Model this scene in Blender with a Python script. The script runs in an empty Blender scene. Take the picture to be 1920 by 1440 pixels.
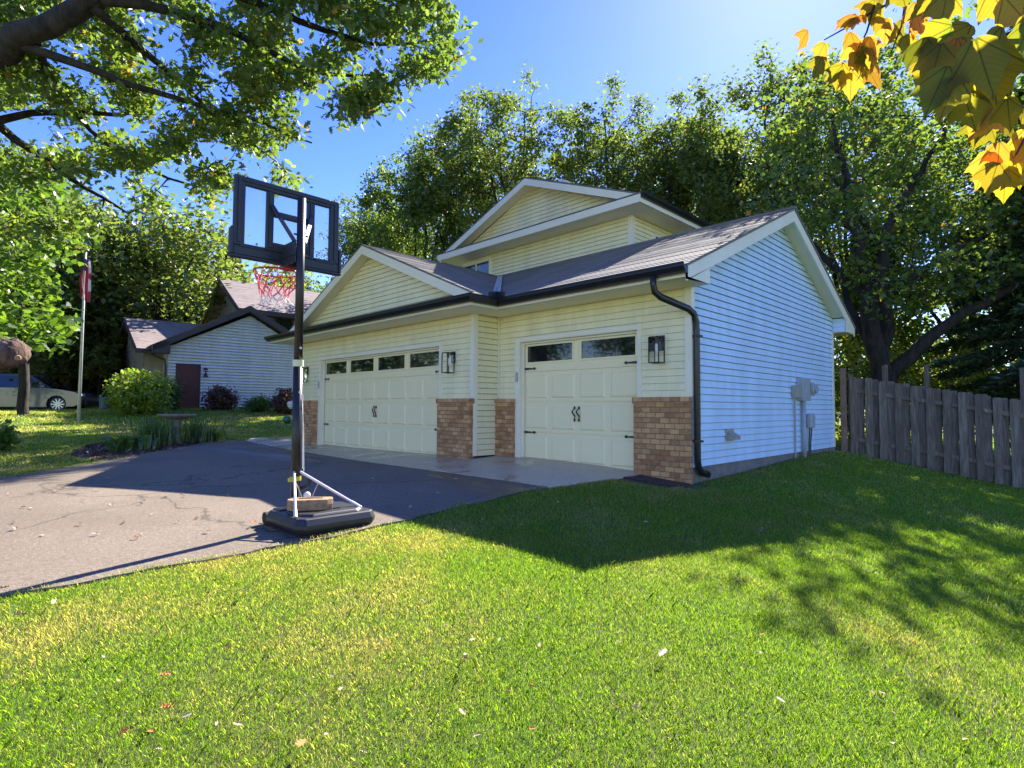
import bpy, bmesh, math, random
import numpy as np
from mathutils import Vector, Matrix
from mathutils import noise as mnoise
random.seed(7); RNG = np.random.default_rng(7)
scene = bpy.context.scene
COL = scene.collection
# ---------------------------------------------------------------- camera, sky, sun
FPX, YAW, PITCH, ROLL = 1052.35, 45.044, 2.461, 0.317
CAM = np.array([3.732, -7.218, 0.956])
_y, _t, _r = map(math.radians, (YAW, PITCH, ROLL))
FW = np.array([-math.sin(_y)*math.cos(_t), math.cos(_y)*math.cos(_t), math.sin(_t)])
_R = np.array([math.cos(_y), math.sin(_y), 0.0]); _U = np.cross(_R, FW)
RT = _R*math.cos(_r) + _U*math.sin(_r); UP = -_R*math.sin(_r) + _U*math.cos(_r)
cd = bpy.data.cameras.new('camera'); co = bpy.data.objects.new('camera', cd); COL.objects.link(co)
cd.sensor_width = 36; cd.lens = 36*FPX/1920; cd.clip_start = .05; cd.clip_end = 2000
M = Matrix.Identity(4)
for i in range(3):
    M[i][0] = RT[i]; M[i][1] = UP[i]; M[i][2] = -FW[i]; M[i][3] = CAM[i]
co.matrix_world = M
scene.camera = co
SUN_AZ, SUN_EL = math.radians(-17), math.radians(40.5)
SUN = Vector((math.sin(SUN_AZ)*math.cos(SUN_EL), math.cos(SUN_AZ)*math.cos(SUN_EL), math.sin(SUN_EL)))
w = bpy.data.worlds.new('World'); scene.world = w; w.use_nodes = True
nt = w.node_tree; sky = nt.nodes.new('ShaderNodeTexSky'); sky.sky_type = 'NISHITA'; sky.sun_disc = False
sky.sun_elevation = SUN_EL; sky.sun_rotation = SUN_AZ; sky.air_density = 1.0; sky.dust_density = .1; sky.ozone_density = 3.0
hs = nt.nodes.new('ShaderNodeHueSaturation'); hs.inputs['Saturation'].default_value = 1.30; hs.inputs['Hue'].default_value = .528; nt.links.new(sky.outputs[0], hs.inputs['Color']); nt.links.new(hs.outputs[0], nt.nodes['Background'].inputs[0]); nt.nodes['Background'].inputs[1].default_value = .079
sl = bpy.data.lights.new('sun', 'SUN'); so = bpy.data.objects.new('sun', sl); COL.objects.link(so)
sl.energy = 3.8; sl.angle = math.radians(.5); sl.color = (1, .93, .82)
so.rotation_euler = SUN.to_track_quat('Z', 'Y').to_euler(); so.location = (0, 0, 30)
scene.view_settings.view_transform = 'Standard'; scene.view_settings.look = 'None'
scene.view_settings.exposure = 2.1; scene.view_settings.gamma = 1
scene.cycles.max_bounces = 8; scene.cycles.transparent_max_bounces = 8; scene.cycles.diffuse_bounces = 4
scene.cycles.transmission_bounces = 6

def ray(u, v): return FW + RT*(u-960)/FPX + UP*(720-v)/FPX
def at(u, v, d): return CAM + ray(u, v)*d                      # d = metres along the view axis
def on(u, v, ax, val):
    d = ray(u, v); return CAM + d*(val-CAM[ax])/d[ax]

# ---------------------------------------------------------------- terrain height
_TP = np.array([(0,0,-.07),(0,6.45,.05),(.1,7.3,-.06),(2.8,8.1,-.62),(1.2,-4.1,-.17),(3.7,-7.2,-.5),(5,-3,-.55),
 (6,3,-.85),(9,-8,-.7),(-1,-4.9,-.21),(-1,-7,-.23),(-.7,-2,-.035),(-5,-2,-.03),(-11.5,-1.5,-.01),(-5.7,-6.1,-.12),(-9.5,-4.7,-.06),
 (-8,-6.6,-.17),(-12,-3.3,.03),(-19.6,-4.25,.36),(-28,-4,.75),(-25,.5,.86),(-22.7,-5.4,.62),(-20,6,.75),(-12,3,.06),(-11,8,.2),(0,14,-.2),
 (8,12,-1.3),(-5,16,.2),(-35,10,1.2),(-15,-14,-.1),(0,-16,-.5),(-45,-15,1.2),(20,0,-1.6),(15,25,-1.6),(-20,30,.9),(-60,30,1.5),(10,-25,-.8),(-20,-30,0),(45,-10,-2),(40,40,-2),(0,60,0)],float)
def _phi(r2): return np.where(r2 > 1e-12, .5*r2*np.log(np.maximum(r2, 1e-12)), 0)
_n = len(_TP); _K = _phi(((_TP[:,None,:2]-_TP[None,:,:2])**2).sum(-1)) + np.eye(_n)*.02
_P = np.c_[np.ones(_n), _TP[:,:2]]
_A = np.block([[_K, _P],[_P.T, np.zeros((3,3))]]); _W = np.linalg.solve(_A, np.r_[_TP[:,2], 0,0,0])
def H(x, y):
    x = np.asarray(x, float); y = np.asarray(y, float); sh = x.shape; x = x.ravel(); y = y.ravel()
    r0 = np.hypot(x, y); k = np.minimum(1, 55/np.maximum(r0, 1e-6)); x = x*k; y = y*k
    out = np.empty_like(x)
    for s in range(0, len(x), 20000):
        X = x[s:s+20000]; Y = y[s:s+20000]
        out[s:s+20000] = _phi((X[:,None]-_TP[:,0])**2+(Y[:,None]-_TP[:,1])**2)@_W[:_n] + _W[_n] + _W[_n+1]*X + _W[_n+2]*Y
    return out.reshape(sh)
def h1(x, y): return float(H(np.array([x]), np.array([y]))[0])
def gnd(u, v):
    d = ray(u, v); s = np.linspace(1, 60, 1200); p = CAM + d*s[:,None]
    k = np.argmax(p[:,2] < H(p[:,0], p[:,1])); return p[k]

# ---------------------------------------------------------------- materials
def mat(name, col=(.5,.5,.5), rough=.6, metal=0, **kw):
    m = bpy.data.materials.new(name); m.use_nodes = True
    b = m.node_tree.nodes['Principled BSDF']
    b.inputs['Base Color'].default_value = (*col, 1); b.inputs['Roughness'].default_value = rough; b.inputs['Metallic'].default_value = metal
    for k, v in kw.items(): b.inputs[k.replace('_', ' ')].default_value = v
    return m
def N(m, t, **kw):
    n = m.node_tree.nodes.new('ShaderNode'+t)
    for k, v in kw.items():
        if k in n.inputs: n.inputs[k].default_value = v
        else: setattr(n, k, v)
    return n
def L(m, a, b): m.node_tree.links.new(a, b)
def B(m): return m.node_tree.nodes['Principled BSDF']
def ramp(m, src, stops):
    r = m.node_tree.nodes.new('ShaderNodeValToRGB'); e = r.color_ramp.elements
    while len(e) < len(stops): e.new(.5)
    for x, (p, c) in zip(e, stops): x.position = p; x.color = (*c, 1)
    L(m, src, r.inputs[0]); return r.outputs[0]
def coords(m, kind='Object'): return N(m, 'TexCoord').outputs[kind]
def noise(m, scale, detail=4, rough=.55, vec=None, dist=0):
    n = N(m, 'TexNoise'); n.inputs['Scale'].default_value = scale; n.inputs['Detail'].default_value = detail
    n.inputs['Roughness'].default_value = rough; n.inputs['Distortion'].default_value = dist
    L(m, vec if vec is not None else coords(m), n.inputs['Vector']); return n.outputs['Fac']
def bump(m, src, strength=.3, dist=.01, prev=None):
    b = N(m, 'Bump'); b.inputs['Strength'].default_value = strength; b.inputs['Distance'].default_value = dist
    L(m, src, b.inputs['Height'])
    if prev is not None: L(m, prev, b.inputs['Normal'])
    L(m, b.outputs[0], B(m).inputs['Normal']); return b.outputs[0]
def mixc(m, fac, a, b, mode='MIX'):
    n = N(m, 'Mix', data_type='RGBA', blend_type=mode)
    for s, v in ((0, fac), (6, a), (7, b)):
        if hasattr(v, 'is_linked'): L(m, v, n.inputs[s])
        else: n.inputs[s].default_value = v if s == 0 else (*v, 1)
    return n.outputs[2]
def varied(name, c1, c2, scale, rough=.6, bs=.2, bscale=None, dist=.005, **kw):
    m = mat(name, c1, rough, **kw); c = ramp(m, noise(m, scale, 6), [(.3, c1), (.7, c2)]); L(m, c, B(m).inputs['Base Color'])
    if bs: bump(m, noise(m, bscale or scale*6, 5), bs, dist)
    return m
MT = {}
# vinyl siding with faint grime and waviness
def vinyl(name, c):
    m = mat(name, c, .42)
    v = N(m, 'Mapping'); v.inputs['Scale'].default_value = (1, 1, .25); L(m, coords(m), v.inputs[0])
    d = tuple(x*.86 for x in c)
    L(m, ramp(m, noise(m, 3.2, 7, .65, v.outputs[0]), [(.34, d), (.6, c)]), B(m).inputs['Base Color'])
    bump(m, noise(m, 2.3, 2), .10, .02); return m
MT['siding'] = vinyl('vinyl_siding_bounce_tint', (.97,.87,.52)); MT['sideskytint'] = vinyl('vinyl_siding_sky_tint', (.66,.84,1.0))  # one off-white siding: warm ground bounce and blue skylight painted into two tints
MT['trim'] = varied('white_trim', (.93,.86,.66), (.87,.80,.60), 2, .4, .05)
MT['soffit'] = mat('soffit', (.86,.79,.56), .5)
_m = MT['soffit']; _w = N(_m, 'TexWave'); _w.inputs['Scale'].default_value = 1.6; _w.wave_profile = 'SAW'; L(_m, coords(_m), _w.inputs[0]); bump(_m, _w.outputs['Fac'], .35, .01)
MT['door'] = mat('door_paint', (.97,.84,.50), .45)
_m = MT['door']; _v = N(_m, 'Mapping'); _v.inputs['Scale'].default_value = (60, 60, 2); L(_m, coords(_m), _v.inputs[0]); bump(_m, noise(_m, 1, 3, .6, _v.outputs[0]), .12, .002)
MT['black'] = varied('black_metal', (.012,.012,.013), (.02,.02,.021), 5, .32, .03)
MT['blackplastic'] = varied('black_plastic', (.018,.019,.022), (.03,.031,.035), 7, .42, .15, 60, .002)
MT['poledark'] = varied('dark_pole', (.016,.013,.012), (.028,.021,.018), 9, .38, .05)
MT['glass'] = mat('window_glass', (.012,.014,.014), .03, 0, IOR=1.75)
bump(MT['glass'], noise(MT['glass'], 1.6, 1), .03, .02)
MT['curtain'] = mat('window_blue', (.02,.04,.10), .03, 0, IOR=2.0)
def lampglass():
    m = bpy.data.materials.new('clear_glass'); m.use_nodes = True; t = m.node_tree; t.nodes.clear()
    o = t.nodes.new('ShaderNodeOutputMaterial'); mx = t.nodes.new('ShaderNodeMixShader'); tr = t.nodes.new('ShaderNodeBsdfTransparent'); g = t.nodes.new('ShaderNodeBsdfGlossy')
    g.inputs['Roughness'].default_value = .03; fr = t.nodes.new('ShaderNodeFresnel'); fr.inputs[0].default_value = 1.2
    t.links.new(fr.outputs[0], mx.inputs[0]); t.links.new(tr.outputs[0], mx.inputs[1]); t.links.new(g.outputs[0], mx.inputs[2]); t.links.new(mx.outputs[0], o.inputs[0]); return m
MT['clear'] = lampglass()
def acrylic():
    m = bpy.data.materials.new('scratched_acrylic'); m.use_nodes = True; t = m.node_tree; t.nodes.clear()
    o = t.nodes.new('ShaderNodeOutputMaterial'); mx = t.nodes.new('ShaderNodeMixShader'); tr = t.nodes.new('ShaderNodeBsdfTransparent'); g = t.nodes.new('ShaderNodeBsdfPrincipled')
    tr.inputs[0].default_value = (.92,.95,1,1); g.inputs['Base Color'].default_value = (.75,.8,.9,1); g.inputs['Roughness'].default_value = .12
    nz = t.nodes.new('ShaderNodeTexNoise'); nz.inputs['Scale'].default_value = 4; mp = t.nodes.new('ShaderNodeMapRange')
    mp.inputs[1].default_value=.3; mp.inputs[2].default_value=.7; mp.inputs[3].default_value = .03; mp.inputs[4].default_value = .16
    t.links.new(nz.outputs[0], mp.inputs[0]); t.links.new(mp.outputs[0], mx.inputs[0]); t.links.new(tr.outputs[0], mx.inputs[1]); t.links.new(g.outputs[0], mx.inputs[2]); t.links.new(mx.outputs[0], o.inputs[0]); return m
MT['acrylic'] = acrylic()
# brick
def brick_mat():
    m = mat('brick', (.3,.2,.14), .85); s = N(m, 'SeparateXYZ'); L(m, coords(m), s.inputs[0])
    a = N(m, 'Math', operation='ADD'); L(m, s.outputs[0], a.inputs[0]); L(m, s.outputs[1], a.inputs[1])
    c = N(m, 'CombineXYZ'); L(m, a.outputs[0], c.inputs[0]); L(m, s.outputs[2], c.inputs[1])
    b = N(m, 'TexBrick'); b.offset = .5; b.inputs['Scale'].default_value = 1; b.inputs['Brick Width'].default_value = .15; b.inputs['Row Height'].default_value = .0755
    b.inputs['Mortar Size'].default_value = .006; b.inputs['Mortar Smooth'].default_value = .3; b.inputs['Bias'].default_value = 0
    b.inputs['Color1'].default_value = (.40,.17,.06,1); b.inputs['Color2'].default_value = (.80,.45,.19,1); b.inputs['Mortar'].default_value = (.26,.19,.13,1)
    L(m, c.outputs[0], b.inputs['Vector'])
    sp = ramp(m, noise(m, 26, 4, .7), [(.56, (0,0,0)), (.72, (.8,.8,.8))])
    c1 = mixc(m, sp, b.outputs['Color'], (.66,.48,.30)); n2 = noise(m, 9, 5)
    c2 = mixc(m, .55, c1, ramp(m, n2, [(.3, (.55,.5,.45)), (.7, (1,1,1))]), 'MULTIPLY'); L(m, c2, B(m).inputs['Base Color'])
    inv = N(m, 'Math', operation='SUBTRACT'); inv.inputs[0].default_value = 1; L(m, b.outputs['Fac'], inv.inputs[1])
    p = bump(m, inv.outputs[0], .8, .012); bump(m, noise(m, 70, 4), .35, .004, p); return m
MT['brick'] = brick_mat()
def shingle_mat(name, c1, c2, c3):
    m = mat(name, c1, .85); uv = coords(m, 'UV'); b = N(m, 'TexBrick'); b.offset = .37; b.squash = .7; b.squash_frequency = 3
    b.inputs['Scale'].default_value = 1; b.inputs['Brick Width'].default_value = .27; b.inputs['Row Height'].default_value = .14; b.inputs['Mortar Size'].default_value = .003
    for k, c in (('Color1', c1), ('Color2', c2), ('Mortar', tuple(x*.45 for x in c1))): b.inputs[k].default_value = (*c, 1)
    L(m, uv, b.inputs['Vector'])
    c = mixc(m, ramp(m, noise(m, 300, 2, .7), [(.4, (0,0,0)), (.65, (1,1,1))]), b.outputs['Color'], c3)
    c = mixc(m, .5, c, ramp(m, noise(m, 1.3, 5), [(.3, (.66,.66,.68)), (.7, (1,1,1))]), 'MULTIPLY')
    L(m, c, B(m).inputs['Base Color']); bump(m, noise(m, 220, 3), .5, .004); return m
MT['shingle'] = shingle_mat('roof_shingles', (.10,.09,.085), (.20,.18,.17), (.28,.26,.245))
MT['shingle_tan'] = shingle_mat('brown_roof_shingles', (.20,.155,.14), (.33,.26,.235), (.36,.30,.28))
def asphalt():
    m = mat('asphalt', (.13,.115,.105), .85); g = noise(m, 260, 3, .8); 
    c = ramp(m, g, [(.38, (.06,.048,.035)), (.5, (.175,.142,.102)), (.62, (.45,.37,.27))])
    c = mixc(m, .8, c, ramp(m, noise(m, .55, 7, .6), [(.3, (.62,.60,.60)), (.7, (1.05,1,1))]), 'MULTIPLY')
    c = mixc(m, .85, c, ramp(m, noise(m, 38, 5, .8), [(.36, (.55,.53,.50)), (.5, (1,1,1)), (.66, (1.35,1.33,1.3))]), 'MULTIPLY')
    v = N(m, 'TexVoronoi'); v.feature = 'DISTANCE_TO_EDGE'; v.inputs['Scale'].default_value = .32; nz = N(m, 'TexNoise'); nz.inputs['Scale'].default_value = 1.6; nz.inputs['Detail'].default_value = 6
    L(m, coords(m), nz.inputs['Vector']); ad = N(m, 'VectorMath', operation='ADD'); L(m, coords(m), ad.inputs[0]); L(m, nz.outputs['Color'], ad.inputs[1]); L(m, ad.outputs[0], v.inputs['Vector'])
    cr = ramp(m, v.outputs['Distance'], [(.0, (.25,.24,.23)), (.010, (1,1,1))]); c = mixc(m, .8, c, cr, 'MULTIPLY')
    s = N(m, 'SeparateXYZ'); L(m, coords(m), s.inputs[0])            # damp run-off streaks from the apron
    mp = N(m, 'Mapping'); mp.inputs['Scale'].default_value = (.22, 1.0, 1); mp.inputs['Rotation'].default_value = (0,0,math.radians(-18)); L(m, coords(m), mp.inputs[0])
    st = noise(m, 1.1, 5, .6, mp.outputs[0], .6); r2 = N(m, 'MapRange'); r2.inputs[1].default_value = -3.6; r2.inputs[2].default_value = -2.2; L(m, s.outputs[1], r2.inputs[0])
    wet = N(m, 'Math', operation='MULTIPLY'); L(m, ramp(m, st, [(.5, (0,0,0)), (.62, (1,1,1))]), wet.inputs[0]); L(m, r2.outputs[0], wet.inputs[1])
    c = mixc(m, wet.outputs[0], c, (.05,.047,.047)); L(m, c, B(m).inputs['Base Color'])
    rr = N(m, 'MapRange'); rr.inputs[3].default_value = .85; rr.inputs[4].default_value = .22; L(m, wet.outputs[0], rr.inputs[0]); L(m, rr.outputs[0], B(m).inputs['Roughness'])
    p = bump(m, g, .55, .006); bump(m, noise(m, 3, 4), .15, .02, p); return m
MT['asphalt'] = asphalt()
def concrete():
    m = mat('concrete', (.36,.34,.31), .6); w1 = noise(m, .9, 6, .6, None, .8)
    dry = ramp(m, noise(m, 14, 7, .7), [(.3, (.54,.44,.30)), (.7, (.70,.58,.40))]); f = ramp(m, w1, [(.40, (0,0,0)), (.62, (1,1,1))])
    c = mixc(m, f, dry, (.36,.30,.22)); L(m, c, B(m).inputs['Base Color'])
    rr = N(m, 'MapRange'); rr.inputs[3].default_value = .6; rr.inputs[4].default_value = .20; L(m, f, rr.inputs[0]); L(m, rr.outputs[0], B(m).inputs['Roughness'])
    bump(m, noise(m, 90, 4), .10, .003); return m
MT['concrete'] = concrete()
MT['foundation'] = varied('foundation', (.17,.15,.13), (.25,.22,.19), 6, .9, .5, 40)
def lawn_soil():
    m = mat('lawn_soil', (.08,.1,.03), .95); a = ramp(m, noise(m, 90, 5, .8), [(.3, (.04,.075,.008)), (.5, (.10,.17,.018)), (.7, (.20,.28,.045))])
    a = mixc(m, ramp(m, noise(m, .7, 6, .65), [(.45, (0,0,0)), (.62, (.75,.75,.75))]), a, (.17,.14,.075)); L(m, a, B(m).inputs['Base Color'])
    bump(m, noise(m, 60, 5, .8), 1, .04); return m
MT['soil'] = lawn_soil()
MT['mulchbed'] = varied('mulch_soil', (.035,.022,.015), (.12,.08,.055), 30, .95, 1, 50, .03)
def leafmat(name, stops, trans=(.30,.42,.03), tf=.45, gloss=.06, yellow=None):
    m = bpy.data.materials.new(name); m.use_nodes = True; t = m.node_tree; t.nodes.clear()
    g = t.nodes.new('ShaderNodeNewGeometry'); r = t.nodes.new('ShaderNodeValToRGB'); e = r.color_ramp.elements
    while len(e) < len(stops): e.new(.5)
    for x, (p, c) in zip(e, stops): x.position = p; x.color = (*c, 1)
    t.links.new(g.outputs['Random Per Island'], r.inputs[0])
    d = t.nodes.new('ShaderNodeBsdfDiffuse'); tr = t.nodes.new('ShaderNodeBsdfTranslucent'); gl = t.nodes.new('ShaderNodeBsdfGlossy'); gl.inputs['Roughness'].default_value = .42
    m1 = t.nodes.new('ShaderNodeMixShader'); m2 = t.nodes.new('ShaderNodeMixShader'); o = t.nodes.new('ShaderNodeOutputMaterial')
    mc = t.nodes.new('ShaderNodeMix'); mc.data_type = 'RGBA'; mc.inputs[0].default_value = .35; mc.inputs[7].default_value = (*trans, 1)
    ml = t.nodes.new('ShaderNodeMix'); ml.data_type = 'RGBA'; ml.blend_type = 'MULTIPLY'; ml.inputs[0].default_value = 1; ml.inputs[7].default_value = (2.9,3.1,1.5,1)
    t.links.new(r.outputs[0], d.inputs[0]); t.links.new(r.outputs[0], ml.inputs[6]); t.links.new(ml.outputs[2], mc.inputs[6]); t.links.new(mc.outputs[2], tr.inputs[0])
    m1.inputs[0].default_value = tf; m2.inputs[0].default_value = gloss
    t.links.new(d.outputs[0], m1.inputs[1]); t.links.new(tr.outputs[0], m1.inputs[2]); t.links.new(m1.outputs[0], m2.inputs[1]); t.links.new(gl.outputs[0], m2.inputs[2]); t.links.new(m2.outputs[0], o.inputs[0]); return m
G = lambda *a: list(a)
MT['oak'] = leafmat('oak_leaves', G((0,(.028,.060,.014)), (.55,(.055,.100,.020)), (.95,(.10,.145,.03)), (.985,(.25,.14,.02)), (1,(.30,.10,.02))), (.42,.54,.05), .50, .06)
MT['oakfar'] = leafmat('far_oak_leaves', G((0,(.035,.065,.02)), (.5,(.075,.115,.03)), (.94,(.12,.15,.04)), (1,(.28,.16,.03))), (.36,.45,.05), .46, .06)
MT['maple'] = leafmat('maple_leaves', G((0,(.035,.085,.014)), (.6,(.075,.14,.02)), (1,(.15,.22,.03))), (.26,.40,.03), .38, .05)
MT['under'] = leafmat('understory_leaves', G((0,(.06,.10,.015)), (.7,(.12,.17,.02)), (.92,(.30,.27,.03)), (1,(.5,.3,.03))), (.55,.60,.05), .5, .08)
MT['spruce'] = leafmat('spruce_needles', G((0,(.02,.045,.022)), (.6,(.045,.08,.035)), (1,(.09,.13,.05))), (.06,.10,.02), .15, .04)
MT['pine'] = leafmat('pine_needles', G((0,(.05,.075,.018)), (.6,(.11,.13,.03)), (1,(.24,.20,.05))), (.30,.30,.05), .3, .04)
MT['shrub'] = leafmat('shrub_leaves', G((0,(.08,.15,.015)), (.7,(.20,.29,.035)), (.93,(.30,.34,.05)), (1,(.40,.14,.03))), (.5,.6,.05), .4, .07)
MT['redshrub'] = leafmat('reddish_shrub', G((0,(.03,.035,.015)), (.4,(.06,.05,.025)), (.6,(.14,.05,.045)), (1,(.24,.09,.08))), (.2,.1,.05), .25)
MT['hosta'] = leafmat('strap_leaves', G((0,(.03,.075,.018)), (.7,(.06,.12,.025)), (.92,(.12,.17,.04)), (1,(.35,.27,.08))), (.42,.55,.08), .42, .08)
def grass_mat():
    m = bpy.data.materials.new('grass_blades'); m.use_nodes = True; t = m.node_tree; t.nodes.clear()
    g = t.nodes.new('ShaderNodeNewGeometry'); r = t.nodes.new('ShaderNodeValToRGB'); e = r.color_ramp.elements
    for i in range(2): e.new(.5)
    for x, (p, c) in zip(e, [(0,(.065,.14,.006)), (.5,(.145,.26,.010)), (.88,(.23,.35,.018)), (1,(.36,.40,.08))]): x.position = p; x.color = (*c, 1)
    t.links.new(g.outputs['Random Per Island'], r.inputs[0])
    tc = t.nodes.new('ShaderNodeTexCoord'); nz = t.nodes.new('ShaderNodeTexNoise'); nz.inputs['Scale'].default_value = .75; nz.inputs['Detail'].default_value = 8; nz.inputs['Roughness'].default_value = .68
    t.links.new(tc.outputs['Object'], nz.inputs['Vector'])
    sx = t.nodes.new('ShaderNodeSeparateXYZ'); t.links.new(tc.outputs['Object'], sx.inputs[0])      # drier turf beside the asphalt
    mr = t.nodes.new('ShaderNodeMapRange'); mr.inputs[1].default_value = 2.6; mr.inputs[2].default_value = -.6; mr.inputs[3].default_value = -.06; mr.inputs[4].default_value = .10; t.links.new(sx.outputs[0], mr.inputs[0])
    ad0 = t.nodes.new('ShaderNodeMath'); ad0.operation = 'ADD'; t.links.new(nz.outputs[0], ad0.inputs[0]); t.links.new(mr.outputs[0], ad0.inputs[1])
    ad = t.nodes.new('ShaderNodeMath'); ad.operation = 'MULTIPLY_ADD'; t.links.new(g.outputs['Random Per Island'], ad.inputs[0]); ad.inputs[1].default_value = .26; t.links.new(ad0.outputs[0], ad.inputs[2])
    r2 = t.nodes.new('ShaderNodeValToRGB'); r2.color_ramp.elements[0].position = .675; r2.color_ramp.elements[1].position = .88; t.links.new(ad.outputs[0], r2.inputs[0])
    mx = t.nodes.new('ShaderNodeMix'); mx.data_type = 'RGBA'; t.links.new(r2.outputs[0], mx.inputs[0]); t.links.new(r.outputs[0], mx.inputs[6]); mx.inputs[7].default_value = (.46,.39,.16,1)
    d = t.nodes.new('ShaderNodeBsdfDiffuse'); tr = t.nodes.new('ShaderNodeBsdfTranslucent'); gl = t.nodes.new('ShaderNodeBsdfGlossy'); gl.inputs['Roughness'].default_value = .35
    m1 = t.nodes.new('ShaderNodeMixShader'); m2 = t.nodes.new('ShaderNodeMixShader'); o = t.nodes.new('ShaderNodeOutputMaterial'); m1.inputs[0].default_value = .5; m2.inputs[0].default_value = .05
    ml = t.nodes.new('ShaderNodeMix'); ml.data_type = 'RGBA'; ml.blend_type = 'MULTIPLY'; ml.inputs[0].default_value = 1; ml.inputs[7].default_value = (2.3,2.3,1.0,1); t.links.new(mx.outputs[2], ml.inputs[6])
    t.links.new(mx.outputs[2], d.inputs[0]); t.links.new(ml.outputs[2], tr.inputs[0])
    t.links.new(d.outputs[0], m1.inputs[1]); t.links.new(tr.outputs[0], m1.inputs[2]); t.links.new(m1.outputs[0], m2.inputs[1]); t.links.new(gl.outputs[0], m2.inputs[2]); t.links.new(m2.outputs[0], o.inputs[0]); return m
MT['grass'] = grass_mat()
def bark(name, a, b, sc=6):
    m = mat(name, a, .95); v = N(m, 'Mapping'); v.inputs['Scale'].default_value = (1,1,.35); L(m, coords(m), v.inputs[0]); n = noise(m, sc, 8, .7, v.outputs[0], .4)
    L(m, ramp(m, n, [(.35, a), (.65, b)]), B(m).inputs['Base Color']); bump(m, n, 1, .06); return m
MT['bark'] = bark('oak_bark', (.012,.010,.008), (.055,.044,.036))
MT['barkred'] = bark('rough_brown_bark', (.05,.028,.018), (.22,.14,.10), 9)
def fencewood():
    m = mat('weathered_fence_wood', (.22,.2,.18), .9); v = N(m, 'Mapping'); v.inputs['Scale'].default_value = (9,9,.8); L(m, coords(m), v.inputs[0])
    g = N(m, 'NewGeometry'); n = noise(m, 3, 7, .7, v.outputs[0]); c = ramp(m, n, [(.3, (.085,.064,.046)), (.5, (.18,.145,.11)), (.72, (.32,.27,.215))])
    c = mixc(m, .7, c, ramp(m, g.outputs['Random Per Island'], [(0, (.62,.58,.53)), (1, (1.1,1.08,1.08))]), 'MULTIPLY'); L(m, c, B(m).inputs['Base Color']); bump(m, n, .5, .006); return m
MT['fence'] = fencewood()
MT['redwood'] = varied('reddish_wood', (.20,.12,.09), (.30,.19,.15), 8, .8, .3)
MT['stone'] = varied('birdbath_stone', (.20,.17,.15), (.32,.28,.25), 12, .9, .5, 50)
MT['block'] = varied('tan_block', (.24,.13,.065), (.44,.28,.16), 25, .95, .8, 90, .008)
MT['alu'] = varied('pale_metal', (.62,.58,.57), (.72,.68,.67), 8, .35, .02, metal=.3)
MT['greybox'] = varied('grey_enamel', (.36,.38,.38), (.44,.46,.45), 8, .45, .05)
MT['tanbox'] = varied('beige_box', (.34,.32,.25), (.42,.39,.31), 8, .5, .05)
MT['tape'] = mat('yellow_tape', (.55,.50,.04), .4); MT['creamtape'] = mat('cream_strap', (.72,.68,.42), .5); MT['cord'] = mat('white_cord', (.75,.73,.72), .7)
MT['net'] = None
def netmat():
    m = mat('net_cord', (.8,.8,.8), .8); s = N(m, 'SeparateXYZ'); L(m, coords(m), s.inputs[0]); r = N(m, 'MapRange'); r.inputs[1].default_value = -.40; r.inputs[2].default_value = 0; L(m, s.outputs[2], r.inputs[0])
    L(m, ramp(m, r.outputs[0], [(.0, (.25,.45,.85)), (.14, (.8,.82,.9)), (.26, (.8,.72,.76)), (.38, (.78,.10,.14)), (1, (.75,.06,.10))]), B(m).inputs['Base Color']); return m
MT['net'] = netmat()
MT['rim'] = mat('red_rim', (.45,.03,.03), .4)
MT['carpaint'] = mat('silver_paint', (.055,.068,.095), .25, .3, Coat_Weight=.8); MT['tyre'] = mat('tyre', (.015,.015,.016), .8); MT['alloy'] = mat('alloy', (.6,.6,.62), .3, .8)
MT['headlight'] = mat('headlight', (.8,.8,.8), .08, .2); MT['darktrim'] = mat('dark_trim', (.02,.02,.022), .5)
MT['carpaint2'] = mat('bin_grey_blue', (.10,.14,.15), .5)
MT['reddoor'] = varied('dark_red_door', (.085,.018,.016), (.11,.025,.02), 4, .45, .05)
MT['brownfascia'] = varied('brown_fascia', (.055,.043,.045), (.075,.06,.06), 3, .6, .05)
MT['beige'] = vinyl('beige_siding', (.42,.34,.25)); MT['bluegray'] = vinyl('pale_siding', (.74,.77,.76))
MT['stucco'] = varied('far_house_wall', (.5,.42,.34), (.58,.5,.42), 3, .9, .1)

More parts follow.
